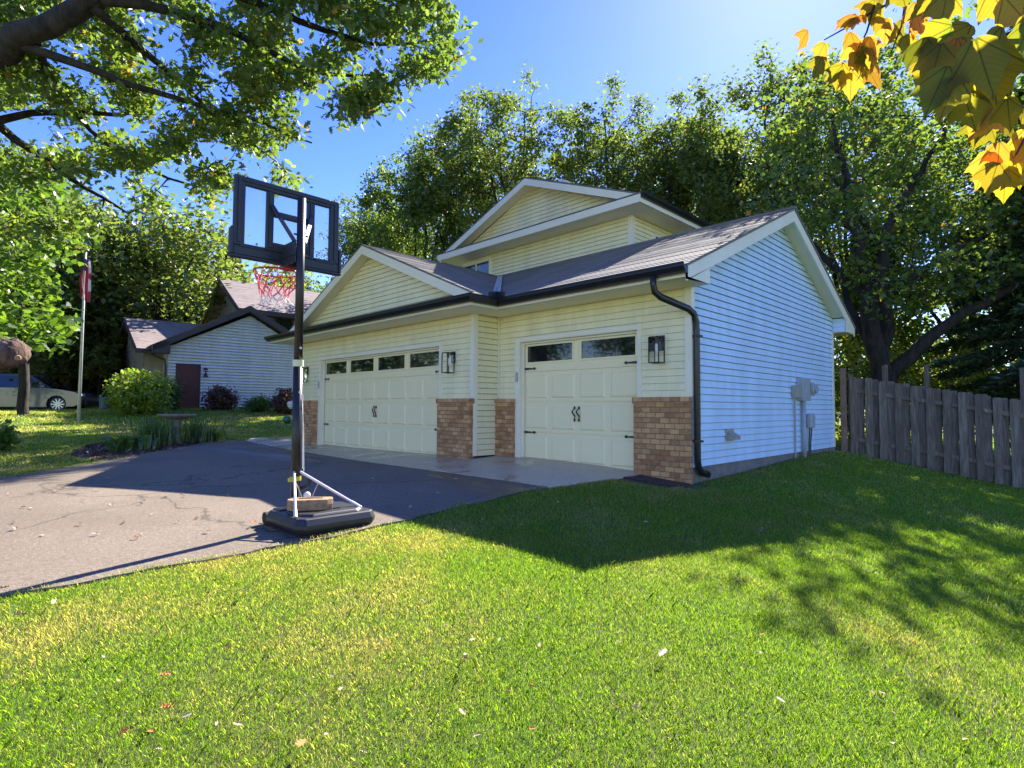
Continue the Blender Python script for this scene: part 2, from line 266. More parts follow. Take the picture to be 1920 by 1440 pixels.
# ---------------------------------------------------------------- mesh builder
class MB:
    def __init__(s): s.v = []; s.f = []
    def add(s, vs, fs):
        o = len(s.v); s.v += [tuple(map(float, x)) for x in vs]; s.f += [tuple(i+o for i in f) for f in fs]; return s
    def poly(s, pts): return s.add(pts, [tuple(range(len(pts)))])
    def box(s, x0, x1, y0, y1, z0, z1):
        return s.add([(x,y,z) for z in (z0,z1) for y in (y0,y1) for x in (x0,x1)], [(0,2,3,1),(4,5,7,6),(0,1,5,4),(2,6,7,3),(0,4,6,2),(1,3,7,5)])
    def obox(s, c, ax, ay, az, hx, hy, hz):
        c, ax, ay, az = map(lambda q: np.array(q, float), (c, ax, ay, az))
        return s.add([c+ax*hx*i+ay*hy*j+az*hz*k for k in (-1,1) for j in (-1,1) for i in (-1,1)], [(0,2,3,1),(4,5,7,6),(0,1,5,4),(2,6,7,3),(0,4,6,2),(1,3,7,5)])
    def prism(s, poly, d):                                    # 3D polygon extruded by vector d
        n = len(poly); a = [np.array(p, float) for p in poly]; d = np.array(d, float)
        return s.add(a+[p+d for p in a], [tuple(range(n)), tuple(range(2*n-1, n-1, -1))]+[(i, (i+1) % n, n+(i+1) % n, n+i) for i in range(n)])
    def tube(s, pts, r, n=8, cap=True, squash=1):
        pts = [np.array(p, float) for p in pts]; k = len(pts); r = r if hasattr(r, '__len__') else [r]*k; vs = []; ref = None
        for i in range(k):
            t = pts[min(i+1, k-1)]-pts[max(i-1, 0)]; t /= (np.linalg.norm(t)+1e-9)
            if ref is None: ref = np.array([0,0,1.]) if abs(t[2]) < .9 else np.array([1.,0,0])
            a = np.cross(t, ref); a /= (np.linalg.norm(a)+1e-9); b = np.cross(t, a); ref = -b if False else np.cross(a, t)
            for j in range(n):
                q = 2*math.pi*j/n; vs.append(pts[i]+(a*math.cos(q)+b*math.sin(q)*squash)*r[i])
        fs = [(i*n+j, i*n+(j+1) % n, (i+1)*n+(j+1) % n, (i+1)*n+j) for i in range(k-1) for j in range(n)]
        if cap: fs += [tuple(range(n-1, -1, -1)), tuple((k-1)*n+j for j in range(n))]
        return s.add(vs, fs)
    def lathe(s, c, prof, n=20):                               # prof: (radius, z)
        vs = [(c[0]+r*math.cos(2*math.pi*j/n), c[1]+r*math.sin(2*math.pi*j/n), c[2]+z) for r, z in prof for j in range(n)]
        return s.add(vs, [(i*n+j, i*n+(j+1) % n, (i+1)*n+(j+1) % n, (i+1)*n+j) for i in range(len(prof)-1) for j in range(n)])
    def build(s, name, m, parent=None, smooth=False, bevel=0, origin=None, kind=None):
        me = bpy.data.meshes.new(name); V = np.array(s.v, np.float32).reshape(-1, 3)
        if origin is not None: V = V-np.array(origin, np.float32)
        me.from_pydata(V.tolist(), [], s.f); me.update()
        uv = me.uv_layers.new(name='UVMap'); co = []
        for p in me.polygons:
            nn = p.normal; t = Vector((-nn.y, nn.x, 0))
            t = t.normalized() if t.length > .05 else Vector((1,0,0)); sd = nn.cross(t)
            for li in p.loop_indices:
                q = me.vertices[me.loops[li].vertex_index].co; co += [q.dot(t), q.dot(sd)]
        uv.data.foreach_set('uv', co)
        if smooth: me.polygons.foreach_set('use_smooth', [True]*len(me.polygons))
        me.materials.append(m); o = bpy.data.objects.new(name, me); COL.objects.link(o)
        if origin is not None: o.location = origin
        if parent is not None: o.parent = parent
        if bevel: b = o.modifiers.new('bevel', 'BEVEL'); b.width = bevel; b.segments = 2; b.limit_method = 'ANGLE'
        if kind: o['kind'] = kind
        return o
def npmesh(name, V, F, m, parent=None, smooth=False, loc=None, uv=None):    # V (n,3), F (k,c) equal-sized faces
    me = bpy.data.meshes.new(name); k, c = F.shape
    me.vertices.add(len(V)); me.vertices.foreach_set('co', V.astype(np.float32).ravel())
    me.loops.add(k*c); me.loops.foreach_set('vertex_index', F.astype(np.int32).ravel())
    me.polygons.add(k); me.polygons.foreach_set('loop_start', np.arange(0, k*c, c, dtype=np.int32)); me.polygons.foreach_set('loop_total', np.full(k, c, np.int32))
    if smooth: me.polygons.foreach_set('use_smooth', np.ones(k, bool))
    if uv is not None: me.uv_layers.new(name='UVMap').data.foreach_set('uv', uv.astype(np.float32).ravel())
    me.update(calc_edges=True); me.materials.append(m); o = bpy.data.objects.new(name, me); COL.objects.link(o)
    if parent is not None: o.parent = parent
    if loc is not None: o.location = loc
    return o
def tag(o, label=None, cat=None, group=None, kind=None):
    for k, v in (('label', label), ('category', cat), ('group', group), ('kind', kind)):
        if v: o[k] = v
    return o
def thing(name, label, cat, loc=(0,0,0), rz=0, group=None):
    o = bpy.data.objects.new(name, None); COL.objects.link(o); o.location = loc; o.rotation_euler = (0,0,rz); o.empty_display_size = .2
    return tag(o, label, cat, group)
def copy_tree(o, parent=None):
    c = o.copy(); COL.objects.link(c); c.parent = parent
    for ch in list(o.children): copy_tree(ch, c)
    return c

# ---------------------------------------------------------------- ground, driveway, apron
def axis(lo, hi, step, far):
    a = list(np.arange(lo, hi+1e-6, step)); g = step
    while a[-1] < far: g *= 1.35; a.append(a[-1]+g)
    g = step
    while a[0] > -far: g *= 1.35; a.insert(0, a[0]-g)
    return np.array(a)
ax_, ay_ = axis(-32, 14, .3, 900), axis(-16, 18, .3, 900)
X, Y = np.meshgrid(ax_, ay_); Z = H(X, Y)
foot = (X > -10.6) & (X < -.25) & (Y > .0) & (Y < 6.2); foot |= (X > -10.6) & (X < -4.2) & (Y > -.4) & (Y < 6.2); Z = np.where(foot, Z-.3, Z)
nx, ny = len(ax_), len(ay_); idx = np.arange(nx*ny).reshape(ny, nx)
F = np.stack([idx[:-1,:-1], idx[:-1,1:], idx[1:,1:], idx[1:,:-1]], -1).reshape(-1, 4)
npmesh('ground', np.stack([X, Y, Z], -1).reshape(-1, 3), F, MT['soil'], smooth=True)['kind'] = 'structure'
DRIVE = [(-.88,-1.97),(-.90,-4.0),(-.98,-5.2),(-.95,-7.0),(-.9,-9),(-.5,-13),(.3,-14.5),(-8.5,-14.5),(-7.6,-13),(-7.0,-9.5),(-7.3,-7.8),(-8.1,-6.4),(-9.1,-5.1),(-10.6,-3.6),(-12.3,-2.35),(-12.1,-1.52)]
APRON = [(-.76,.12),(-.78,-1.0),(-.86,-1.99),(-5.1,-1.98),(-12.1,-1.54),(-12.9,-1.1),(-12.6,-.2),(-11.05,.1),(-11.05,-.5),(-4.2,-.5),(-3.75,.12)]
BED = [(-9.15,-5.25),(-10.55,-3.62),(-12.3,-2.33),(-12.85,-1.6),(-13.9,-2.2),(-14.0,-3.9),(-12.6,-5.0),(-10.8,-5.5)]
def inpoly(x, y, P, grow=0):
    P = np.array(P); 
    if grow: c = P.mean(0); d = P-c; P = c+d*(1+grow/np.linalg.norm(d, axis=1, keepdims=True))
    r = np.zeros(x.shape, bool); n = len(P)
    for i in range(n):
        x1, y1 = P[i]; x2, y2 = P[(i+1) % n]
        c = ((y1 > y) != (y2 > y)); r ^= c & (x < (x2-x1)*(y-y1)/(y2-y1+1e-12)+x1)
    return r
def drape(name, P, lift, m, cell=.35, wob=0):
    bm = bmesh.new(); P2 = []
    for i in range(len(P)):
        a = np.array(P[i]); b = np.array(P[(i+1) % len(P)]); k = max(1, int(np.linalg.norm(b-a)/.15))
        for j in range(k):
            q = a+(b-a)*j/k
            if wob: q = q+np.array([math.sin(q[1]*7+q[0]*3)+math.sin(q[1]*17+1)*.5, math.sin(q[0]*7.7)+math.sin(q[0]*19)*.5])*wob
            P2.append(q)
    f = bm.faces.new([bm.verts.new((q[0], q[1], 0)) for q in P2])
    P3 = np.array(P2); lo = P3.min(0); hi = P3.max(0)
    for a, b, s in ((0, 1, 0), (1, 0, 1)):
        for t in np.arange(lo[a]+cell*.5, hi[a], cell):
            g = bm.verts[:]+bm.edges[:]+bm.faces[:]; co_ = [0,0,0]; no = [0,0,0]; co_[a] = t; no[a] = 1
            bmesh.ops.bisect_plane(bm, geom=g, plane_co=co_, plane_no=no)
    bm.verts.ensure_lookup_table(); hz = H(np.array([v.co.x for v in bm.verts]), np.array([v.co.y for v in bm.verts]))
    for v, z in zip(bm.verts, hz): v.co.z = z+lift
    r = bmesh.ops.extrude_edge_only(bm, edges=[e for e in bm.edges if e.is_boundary])
    for v in [g for g in r['geom'] if isinstance(g, bmesh.types.BMVert)]: v.co.z -= .12
    bmesh.ops.triangulate(bm, faces=bm.faces[:])
    me = bpy.data.meshes.new(name); bm.to_mesh(me); bm.free(); me.materials.append(m); o = bpy.data.objects.new(name, me); COL.objects.link(o); o['kind'] = 'structure'; return o
drape('driveway', DRIVE, .02, MT['asphalt'], wob=.025)
drape('concrete_apron', APRON, .03, MT['concrete'])
drape('mulch_bed', BED, .018, MT['mulchbed'], wob=.04)
drape('mulch_bed', [(-.75,-.10),(.05,-.10),(.12,-.34),(-.1,-.50),(-.55,-.55),(-.77,-.50)], .02, MT['mulchbed'], wob=.02)
drape('road', [(-60,-21),(60,-21),(60,-14.4),(-60,-14.4)], .012, MT['asphalt'], 2)
# ---------------------------------------------------------------- building helpers
def siding(mb, o, u, n, z0, z1, spans, e=.1016, gap=.008, d=.020):
    o = np.array(o, float); u = np.array(u, float); n = np.array(n, float); z = z0
    P = lambda a, zz, d: (*(o[:2]+u[:2]*a+n[:2]*d), zz)
    while z < z1-1e-4:
        zt = min(z+e, z1); A = spans(z+.002); Bm = spans(zt-.002); 
        if len(A) != len(Bm): A = Bm = spans((z+zt)/2)
        for (a0, a1), (b0, b1) in zip(A, Bm):
            if a1-a0 < .01: continue
            if b1 < b0: b0 = b1 = (b0+b1)/2
            zq = max(z+.01, zt-gap); mb.poly([P(a0,z,d), P(a1,z,d), P(b1,zq,.007), P(b0,zq,.007)]); mb.poly([P(a0,z,-.012), P(a1,z,-.012), P(a1,z,d), P(a0,z,d)]); mb.poly([P(b0,zq,.007), P(b1,zq,.007), P(b1,zq,-.012), P(b0,zq,-.012)])
        z += e
def cut(spans, a0, a1):
    out = []
    for s0, s1 in spans:
        if a1 <= s0 or a0 >= s1: out.append((s0, s1)); continue
        if a0 > s0: out.append((s0, a0))
        if a1 < s1: out.append((a1, s1))
    return out
def clip(poly, k, lim, sign):
    out = []
    for i in range(len(poly)):
        a, b = poly[i], poly[(i+1) % len(poly)]; da = (a[k]-lim)*sign; db = (b[k]-lim)*sign
        if da >= 0: out.append(a)
        if da*db < 0: t = da/(da-db); out.append(a+(b-a)*t)
    return out
def roof_plane(mb, pts, course=.14, lift=.009, th=.03):
    P = [np.array(p, float) for p in pts]; n = np.cross(P[1]-P[0], P[2]-P[0]); n /= np.linalg.norm(n)
    if n[2] < 0: n = -n
    t = np.array([-n[1], n[0], 0]); t /= np.linalg.norm(t); s = np.cross(n, t); 
    q = [np.array([(p-P[0])@t, (p-P[0])@s]) for p in P]; lo = min(x[1] for x in q); hi = max(x[1] for x in q); z = lo
    rr = random.Random(3)
    while z < hi-1e-5:
        zt = min(z+course, hi); c = clip(clip(q, 1, z, 1), 1, zt, -1)
        if len(c) > 2:
            w3 = lambda x, d: P[0]+t*x[0]+s*x[1]+n*d
            lf = lift*rr.uniform(.7, 1.35); mb.poly([w3(x, lf*(1-(x[1]-z)/course)) for x in c])
            e = [x for x in c if abs(x[1]-z) < 1e-6]
            if len(e) >= 2: a, b = min(e, key=lambda x: x[0]), max(e, key=lambda x: x[0]); mb.poly([w3(a,0), w3(b,0), w3(b,lf), w3(a,lf)])
        z += course
    und = [p-n*th for p in P]; m = len(P); mb.poly(und[::-1])
    for i in range(m): mb.poly([P[i], P[(i+1) % m], und[(i+1) % m], und[i]])
def sweep(mb, path, prof, z):                               # prof (out, up) closed, outward = left of travel
    pa = [np.array(p, float) for p in path]; k = len(pa); n = len(prof); vs = []
    for i in range(k):
        d0 = pa[i]-pa[i-1] if i else pa[1]-pa[0]; d1 = pa[i+1]-pa[i] if i < k-1 else d0
        if i == 0: d0 = d1
        d0 /= np.linalg.norm(d0); d1 = d1/np.linalg.norm(d1); n0 = np.array([-d0[1], d0[0]]); n1 = np.array([-d1[1], d1[0]]); m = (n0+n1)/(1+n0@n1)
        vs += [(*(pa[i]+m*a), z+b) for a, b in prof]
    fs = [(i*n+j, i*n+(j+1) % n, (i+1)*n+(j+1) % n, (i+1)*n+j) for i in range(k-1) for j in range(n)]+[tuple(range(n)), tuple((k-1)*n+j for j in range(n-1, -1, -1))]
    mb.add(vs, fs)
GUT = [(0,-.125),(.062,-.125),(.07,-.10),(.115,-.045),(.115,-.012),(.128,-.012),(.128,0),(.105,0),(.10,-.03),(.012,-.03),(.0,0)]

# ---------------------------------------------------------------- the house
house = thing('house', 'white sided house with attached three car garage, brick piers and black gutters', 'house')
ZS, ZE, ZR = 2.648, 2.811, 4.527
OV, OR, D = .636, .29, 6.455
XI, YB, XB = -3.848, -.619, -10.936
XE = XI+OV                                                    # eave line of the wide garage bay
YR = 3.322; XP = -7.3; XL = -11.4
SL = (ZR-ZE)/(YR+OV)
# right gable wall
w_ = MB(); top = lambda y: ZE+SL*(y+OV) if y < YR else ZR-(ZR-ZE)*(y-YR)/(D+OV-YR)
def gspan(z, y0, y1):
    zz = z+.10
    if zz <= top(0): return [(y0, y1)]
    a = (zz-ZE)/SL-OV; b = YR+(ZR-zz)/(ZR-ZE)*(D+OV-YR); return [(max(y0, a), min(y1, b))] if b > a else []
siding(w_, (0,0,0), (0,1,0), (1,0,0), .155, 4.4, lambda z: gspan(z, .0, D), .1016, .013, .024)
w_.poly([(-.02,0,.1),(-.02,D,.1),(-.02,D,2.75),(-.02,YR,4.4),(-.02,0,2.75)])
wr = w_.build('gable_wall', MT['sideskytint'], house)
wrf = wr; f_ = MB(); f_.box(-.2,-.004,.0,D,-1.0,.15); f_.build('foundation', MT['foundation'], house)
# front walls
def ltrim(parent, x, y, sx, sy, z0, z1, w=.075, p=.026):      # L-shaped corner post, sx/sy = outward signs
    q = MB(); X = lambda d: x+sx*d; Y = lambda d: y+sy*d
    q.prism([(X(p),Y(p),z0),(X(-w),Y(p),z0),(X(-w),Y(.0),z0),(X(0),Y(0),z0),(X(0),Y(-w),z0),(X(p),Y(-w),z0)], (0,0,z1-z0)); return q.build('corner_trim', MT['trim'], parent)
DA = (-3.285, -.845); DB = (-9.70, -4.83); DZ = 2.134
w_ = MB(); siding(w_, (0,0,0), (1,0,0), (0,-1,0), 1.12, ZS, lambda z: cut([(XI, 0)], DA[0]-.1, DA[1]+.06) if z < 2.2 else [(XI, 0)], .1016, .004, .018)
w_.box(XI, DA[0]-.09, .02, .1, -.1, ZS); w_.box(DA[1]+.05, -.01, .02, .1, -.1, ZS); w_.box(DA[0]-.09, DA[1]+.05, .02, .1, DZ, ZS)
w_.build('front_wall', MT['siding'], house)
w_ = MB(); siding(w_, (0,YB,0), (1,0,0), (0,-1,0), 1.12, ZS, lambda z: cut([(XB, XI)], DB[0]-.1, DB[1]+.06) if z < 2.2 else [(XB, XI)], .1016, .004, .018)
w_.box(XB, DB[0]-.09, YB+.02, YB+.1, -.1, ZS); w_.box(DB[1]+.05, XI-.003, YB+.02, YB+.1, -.1, ZS); w_.box(DB[0]-.09, DB[1]+.05, YB+.02, YB+.1, DZ, ZS)
siding(w_, (XI,YB,0), (0,1,0), (1,0,0), .10, ZS, lambda z: [(0, -YB)]); 
siding(w_, (XB,6.4,0), (0,-1,0), (-1,0,0), .10, ZS, lambda z: [(0, 6.4-YB)])
wb = w_.build('front_wall', MT['siding'], house)
ltrim(wb, XI, YB, 1, -1, 1.127, ZS-.002, .07); ltrim(wb, XB, YB, -1, -1, 1.127, ZS-.002, .07)
c_ = MB(); c_.box(XI+.0,XI+.026,YB-.026,YB+.06,.10,1.127); c_.build('corner_trim', MT['trim'], wb); c_ = MB(); c_.box(XI+.02,XI+.045,-.045,-.020,1.13,ZS); c_.build('corner_trim', MT['trim'], wb)
f_ = MB(); f_.box(XI-.15,XI+.004,YB-.05,-.003,-.3,.1); f_.build('foundation', MT['black'], house)
ltrim(wrf, 0, 0, 1, -1, 1.13, ZS); ltrim(wrf, 0, D, 1, 1, .155, ZS)
# back and left shells so the house is whole
w_ = MB(); w_.box(XB,0,D,D+.01,-.2,2.75); w_.box(XB-.001,-.01,.2,6.3,-.3,-.05); w_.build('rear_wall', MT['siding'], house)
# garage slab edge, brick piers
def pier(x0, x1, y0, y1, side=0):
    m = MB(); m.box(x0, x1, y0, y1, -.35, 1.03); m.box(x0-.012, x1+(.0 if side else .012), y0-.022, y1-.001, 1.03, 1.125); m.build('brick_pier', MT['brick'], house)
pier(-.862+.0, .018, -.10, .0, 1); pier(XI+.002, DA[0]-.105, -.10, .0); pier(DB[1]+.055, XI+.02, YB-.10, YB); pier(XB-.02, DB[0]-.105, YB-.10, YB)
# garage doors
def garage_door(x0, x1, yf, nwin, label):
    y = yf+.10; g = MB(); n = nwin*2; wdt = x1-x0; sh = DZ/4
    for k in range(4): g.box(x0, x1, y, y+.04, k*sh+.004, (k+1)*sh-.004)
    g.box(x0, x1, y+.025, y+.05, .0, DZ)
    cw = wdt/n
    for k in range(3):
        for j in range(n):
            a, b, c, d = x0+j*cw+.055, x0+(j+1)*cw-.055, k*sh+.065, (k+1)*sh-.06; o = .028
            g.add([(a,y-.0005,c),(b,y-.0005,c),(b,y-.0005,d),(a,y-.0005,d),(a+o,y-.019,c+o),(b-o,y-.019,c+o),(b-o,y-.019,d-o),(a+o,y-.019,d-o)], [(4,5,6,7),(0,1,5,4),(1,2,6,5),(2,3,7,6),(3,0,4,7)])
            g.box(a+.045,b-.045,y-.0205,y-.0185,c+.045,c+.05); g.box(a+.045,b-.045,y-.0205,y-.0185,d-.05,d-.045)
    d = g.build('garage_door', MT['door'], house); d['label'] = label
    ww = wdt/nwin
    for j in range(nwin):
        a, b = x0+j*ww+.095, x0+(j+1)*ww-.095; z0, z1 = 1.775, 2.06; f = MB(); r = .03
        f.box(a-r,b+r,y-.02,y-.001,z0-r,z0); f.box(a-r,b+r,y-.02,y-.001,z1,z1+r); f.box(a-r,a,y-.02,y-.001,z0,z1); f.box(b,b+r,y-.02,y-.001,z0,z1)
        wf = f.build('window_frame', MT['door'], d); gl = MB(); gl.box(a,b,y-.006,y-.001,z0,z1); gl.build('pane', MT['glass'], d)
    for s, xx in ((1, x0), (-1, x1)):
        for z in (1.66, .53):
            hb = MB(); l = .30 if nwin == 2 else .26; q = lambda u, v: (xx+s*u, y-.014, z+v)
            hb.prism([q(0,-.024),q(l*.82,-.010),q(l*.83,-.026),q(l*.92,-.020),q(l,0),q(l*.92,.020),q(l*.83,.026),q(l*.82,.010),q(0,.024)], (0,-.008,0)); hb.build('strap_hinge', MT['black'], d)
    xm = (x0+x1)/2
    for s in (-1, 1):
        hb = MB(); cx = xm+s*.045; pts = [(cx+.028*math.sin(t*2*math.pi)*1.0, y-.03-.025*math.sin(t*math.pi), .78+.17*t) for t in np.linspace(0,1,11)]
        hb.tube(pts, [.006,.008,.010,.012,.012,.012,.012,.012,.010,.008,.006], 6)
        for zz in (.765, .965): hb.prism([(cx,y-.013,zz-.028),(cx+.014,y-.013,zz-.007),(cx+.010,y-.013,zz+.010),(cx,y-.013,zz+.028),(cx-.010,y-.013,zz+.010),(cx-.014,y-.013,zz-.007)], (0,-.02,0))
        hb.build('handle', MT['black'], d)
    s_ = MB(); s_.box(x0, x1, y-.012, y+.03, -.005, .014); s_.build('bottom_seal', MT['black'], d)
    c = MB(); c.box(x0-.10,x0-.012,yf-.03,yf+.0,.0,DZ+.08); c.box(x1+.003,x1+.075,yf-.03,yf,(1.126),DZ+.08); c.box(x0-.012,x1+.003,yf-.03,yf,DZ+.012,DZ+.08)
    c.box(x0-.012,x0,yf-.02,yf+.099,0,DZ+.012); c.box(x1,x1+.012,yf-.02,yf+.099,0,DZ+.012); c.box(x0,x1,yf-.02,yf+.099,DZ,DZ+.012)
    c.box(x0,x1,yf+.04,yf+.075,DZ-.035,DZ); c.box(x0,x0+.03,yf+.06,yf+.085,0,DZ-.035); c.box(x0-.115,x1+.085,yf-.036,yf-.001,DZ+.08,DZ+.092)
    c.box(x0-.112,x0-.10,yf-.022,yf,0.0,DZ+.08); c.build('door_casing', MT['trim'], house)
    k = MB(); k.box(x0-.078,x0-.03,yf-.052,yf-.03,1.43,1.60); k.build('keypad', MT['greybox'], house, bevel=.004)
garage_door(*DA, 0, 2, 'single cream garage door with two windows'); garage_door(*DB, YB, 4, 'double cream garage door with four windows')
i_ = MB(); i_.box(DB[0]-.2, -.85, .2, .25, 0, 2.3); i_.build('inner_wall', MT['black'], house)
# lanterns
def lantern(x, yf, zc):
    b = MB(); b.box(x-.06,x+.06,yf-.02,yf+.0,zc-.11,zc+.11); b.box(x-.035,x+.035,yf-.07,yf-.02,zc+.04,zc+.09)
    cx, cy, hw = x, yf-.14, .078; z0, z1 = zc-.29, zc+.075; r = .007
    for sx in (-1,1):
        for sy in (-1,1): b.box(cx+sx*hw-r,cx+sx*hw+r,cy+sy*hw-r,cy+sy*hw+r,z0,z1)
    for z in (z0, z1):
        for s in (-1,1): b.box(cx-hw+r,cx+hw-r,cy+s*hw-r,cy+s*hw+r,z-r,z+r); b.box(cx+s*hw-r,cx+s*hw+r,cy-hw+r,cy+hw-r,z-r,z+r)
    b.box(cx-.02,cx+.02,cy-.02,cy+hw-.008,z1-.004,z1+.012); b.tube([(cx,cy,z1-.001),(cx,cy,z1-.09)],.02,8)
    l = b.build('wall_lantern', MT['black'], house); g = MB(); g.box(cx-hw+.002,cx+hw-.002,cy-hw+.002,cy+hw-.002,z0+.01,z1-.01); g.build('lantern_glass', MT['clear'], l)
    q = MB(); q.tube([(cx,cy,z1-.09),(cx,cy,z1-.11),(cx,cy,z1-.19),(cx,cy,z1-.25)],[.014,.02,.022,.006],8); q.build('bulb', MT['cord'], l, smooth=True)
    p = MB(); p.box(x-.085,x+.085,yf-.012,yf-.002,zc-.13,zc+.13); p.build('mounting_plate', MT['trim'], l)
lantern(-.44, -.016, 1.90); lantern(-4.39, YB-.016, 1.89); lantern(-10.42, YB-.016, 1.90)
# roofs
r_ = MB()
roof_plane(r_, [(OR+.02,-OV-.04,ZE-.01),(OR+.02,YR,ZR+.03),(XP,YR,ZR+.03),(XE-.02,-OV-.04,ZE-.01)])
roof_plane(r_, [(OR+.02,YR,ZR+.03),(OR+.02,D+OV+.04,ZE-.01),(XL,D+OV+.04,ZE-.01),(XP,YR,ZR+.03)])
zb = lambda x: ZE-.01+(ZR+.04-ZE)*((XE+.04)-x)/((XE+.04)-XP)
YG = YB-.30
def pB(x, y): return (x, y, zb(x))
roof_plane(r_, [pB(XE-.34+.0,YG),pB(XE+.04,YG),pB(XE+.04,-OV-.04),pB(XP,YR),pB(XP,YG)])
roof_plane(r_, [pB(XE+.04,YB-OV-.04),pB(XE+.04,YG),pB(XE-.30,YG)])
mx_ = lambda p: (2*XP-p[0], p[1], p[2])
roof_plane(r_, [mx_(pB(XE-.34,YG)),mx_(pB(XE+.04,YG)),mx_((XE+.04,D+OV+.04,ZE-.01)),(XP,YR,ZR+.03),mx_(pB(XP,YG))])
roof_plane(r_, [mx_(pB(XE+.04,YB-OV-.04)),mx_(pB(XE+.04,YG)),mx_(pB(XE-.30,YG))])
XS = 2*XP-XE
roof_plane(r_, [(XE+.04,YB-OV-.04,ZE-.01),(XE-.60,YB-.0,ZE+.255),(XS+.60,YB,ZE+.255),(XS-.04,YB-OV-.04,ZE-.01)])
r_.box(XP,OR+.03,YR-.055,YR+.055,ZR+.012,ZR+.052)
rf = r_.build('roof', MT['shingle'], house)
v_ = MB(); a = np.array((XE-.02,-OV-.04,ZE+.012)); b = np.array((XP,YR,ZR+.05)); k = (b-a)/np.linalg.norm(b-a); sd = np.array([.7,.7,0]); v_.poly([a-sd*.07+[0,0,.03],a,b,b-sd*.07+[0,0,.03]]); v_.poly([a,a+sd*.07+[0,0,.03],b+sd*.07+[0,0,.03],b]); v_.build('valley_flashing', MT['greybox'], rf)
# gable wall of the wide bay
w_ = MB(); zg = lambda x: zb(x)-.09
def bspan(z):
    hw = (ZR-.03-z)/((ZR+.04-ZE)/((XE+.04)-XP)); return [(XP-hw, XP+hw)] if hw > 0 else []
siding(w_, (0,YB,0), (1,0,0), (0,-1,0), 2.98, ZR-.06, bspan); w_.poly([(XS+.55,YB+.02,2.9),(XE-.55,YB+.02,2.9),(XP,YB+.02,ZR-.04)]); w_.build('gable_wall', MT['siding'], house)
def rake(mb, pts, n_, w, th):                                 # pts along the slope (top edge), board hanging w below, th thick along n_
    for p, q in zip(pts[:-1], pts[1:]):
        p, q = np.array(p, float), np.array(q, float); mb.prism([p, q, q-[0,0,w], p-[0,0,w]], np.array(n_)*th)
t_ = MB()
rake(t_, [(XE-.36,YG,zb(XE-.36)-.035),(XP,YG,zb(XP)-.035),(2*XP-XE+.36,YG,zb(XE-.36)-.035)], (0,1,0), .185, .025)
# right gable rakes with returns
rake(t_, [(OR,-OV,ZE-.015),(OR,YR,ZR-.01),(OR,D+OV,ZE-.015)], (-1,0,0), .20, .025)
t_.prism([(OR,-OV,ZS),(OR,.0,ZS),(OR,.0,top(0)-.21),(OR,-OV,ZE-.2)], (-.022,0,0)); t_.prism([(OR-.001,-OV,ZS),(OR-.001,-OV,ZE-.2),(OR-.001,-.0,top(0)-.2)], (-.02,0,0))
t_.prism([(OR-.003,D,ZS),(OR-.003,D+OV,ZS),(OR-.003,D+OV,ZE-.15),(OR-.003,D,top(D)-.19)], (-.02,0,0))
# eave fascias (front path, then rear)
sweep(t_, [(OR-.0,-OV),(XE,-OV),(XE,YB-OV),(XS,YB-OV),(XS,5.5)], [(-.02,0),(0,0),(0,ZE-.02-ZS),(-.02,ZE-.02-ZS)], ZS)
sweep(t_, [(XL,D+OV),(OR-.026,D+OV)], [(-.02,0),(0,0),(0,ZE-.02-ZS),(-.02,ZE-.02-ZS)], ZS)
t_.build('fascia', MT['trim'], rf)
s_ = MB()                                                     # soffits
s_.box(XE,OR-.022,-OV+.003,-.004,ZS,ZS+.015); s_.box(XS,XE-.02,YB-OV+.003,YB-.016,ZS,ZS+.015); s_.box(XI+.016,XE-.02,YB-OV+.003,-.004,ZS-.0015,ZS+.0135); s_.box(XS,XB-.018,YB-.01,5.4,ZS+.001,ZS+.012)
s_.box(.018,OR-.024,-.0,.0+.001,ZS,2.9); s_.box(.02,OR-.024,D-.01,D+OV-.003,ZS+.002,ZS+.017); s_.box(-10,.02,D+.012,D+OV-.003,ZS+.002,ZS+.016)
so_ = lambda y: (top(y)-.13)
s_.prism([(.004,-.0,so_(0)),(OR-.024,-.0,so_(0)),(OR-.024,YR,so_(YR)),(.004,YR,so_(YR))], (0,0,.012)); s_.prism([(.004,YR,so_(YR)),(OR-.024,YR,so_(YR)),(OR-.024,D,so_(D)),(.004,D,so_(D))], (0,0,.012))
for s in (1,-1):
    f = lambda x, y: (XP+s*(x-XP), y, zb(x)-.16)
    s_.prism([f(XE-.55,YB-.014),f(XP,YB-.014),f(XP,YG+.026),f(XE-.40,YG+.026)], (0,0,.012))
s_.build('soffit', MT['soffit'], rf)
b_ = MB(); siding(b_, (0,D,0), (1,0,0), (0,-1,0), ZS+.018, ZS+.26, lambda z: [(.02, OR-.03)], .1016); b_.box(.0,OR-.03,D+.004,D+.01,ZS+.02,top(D)-.15); b_.build('eave_return', MT['sideskytint'], rf)
g_ = MB(); sweep(g_, [(OR+.012,-OV-.001),(XE,-OV-.001),(XE,YB-OV-.001),(XS,YB-OV-.001),(XS,5.0)], GUT, ZE+.002); g_.build('gutter', MT['black'], house)
g_ = MB(); sweep(g_, [(XL,D+OV+.001),(OR+.0,D+OV+.001)], GUT, ZE); g_.build('gutter', MT['black'], house)
g_ = MB(); g_.prism([(XE+.115,-OV-.33,ZE),(XE+.115,-OV-.33,ZE+.075),(XE+.115,-OV-.14,ZE+.11),(XE+.115,-OV-.14,ZE)], (.006,0,0)); g_.prism([(XE+.12,-OV-.14,ZE),(XE+.12,-OV-.14,ZE+.11),(XE+.31,-OV-.14,ZE+.075),(XE+.31,-OV-.14,ZE)], (0,.006,0)); g_.build('splash_guard', MT['black'], house)
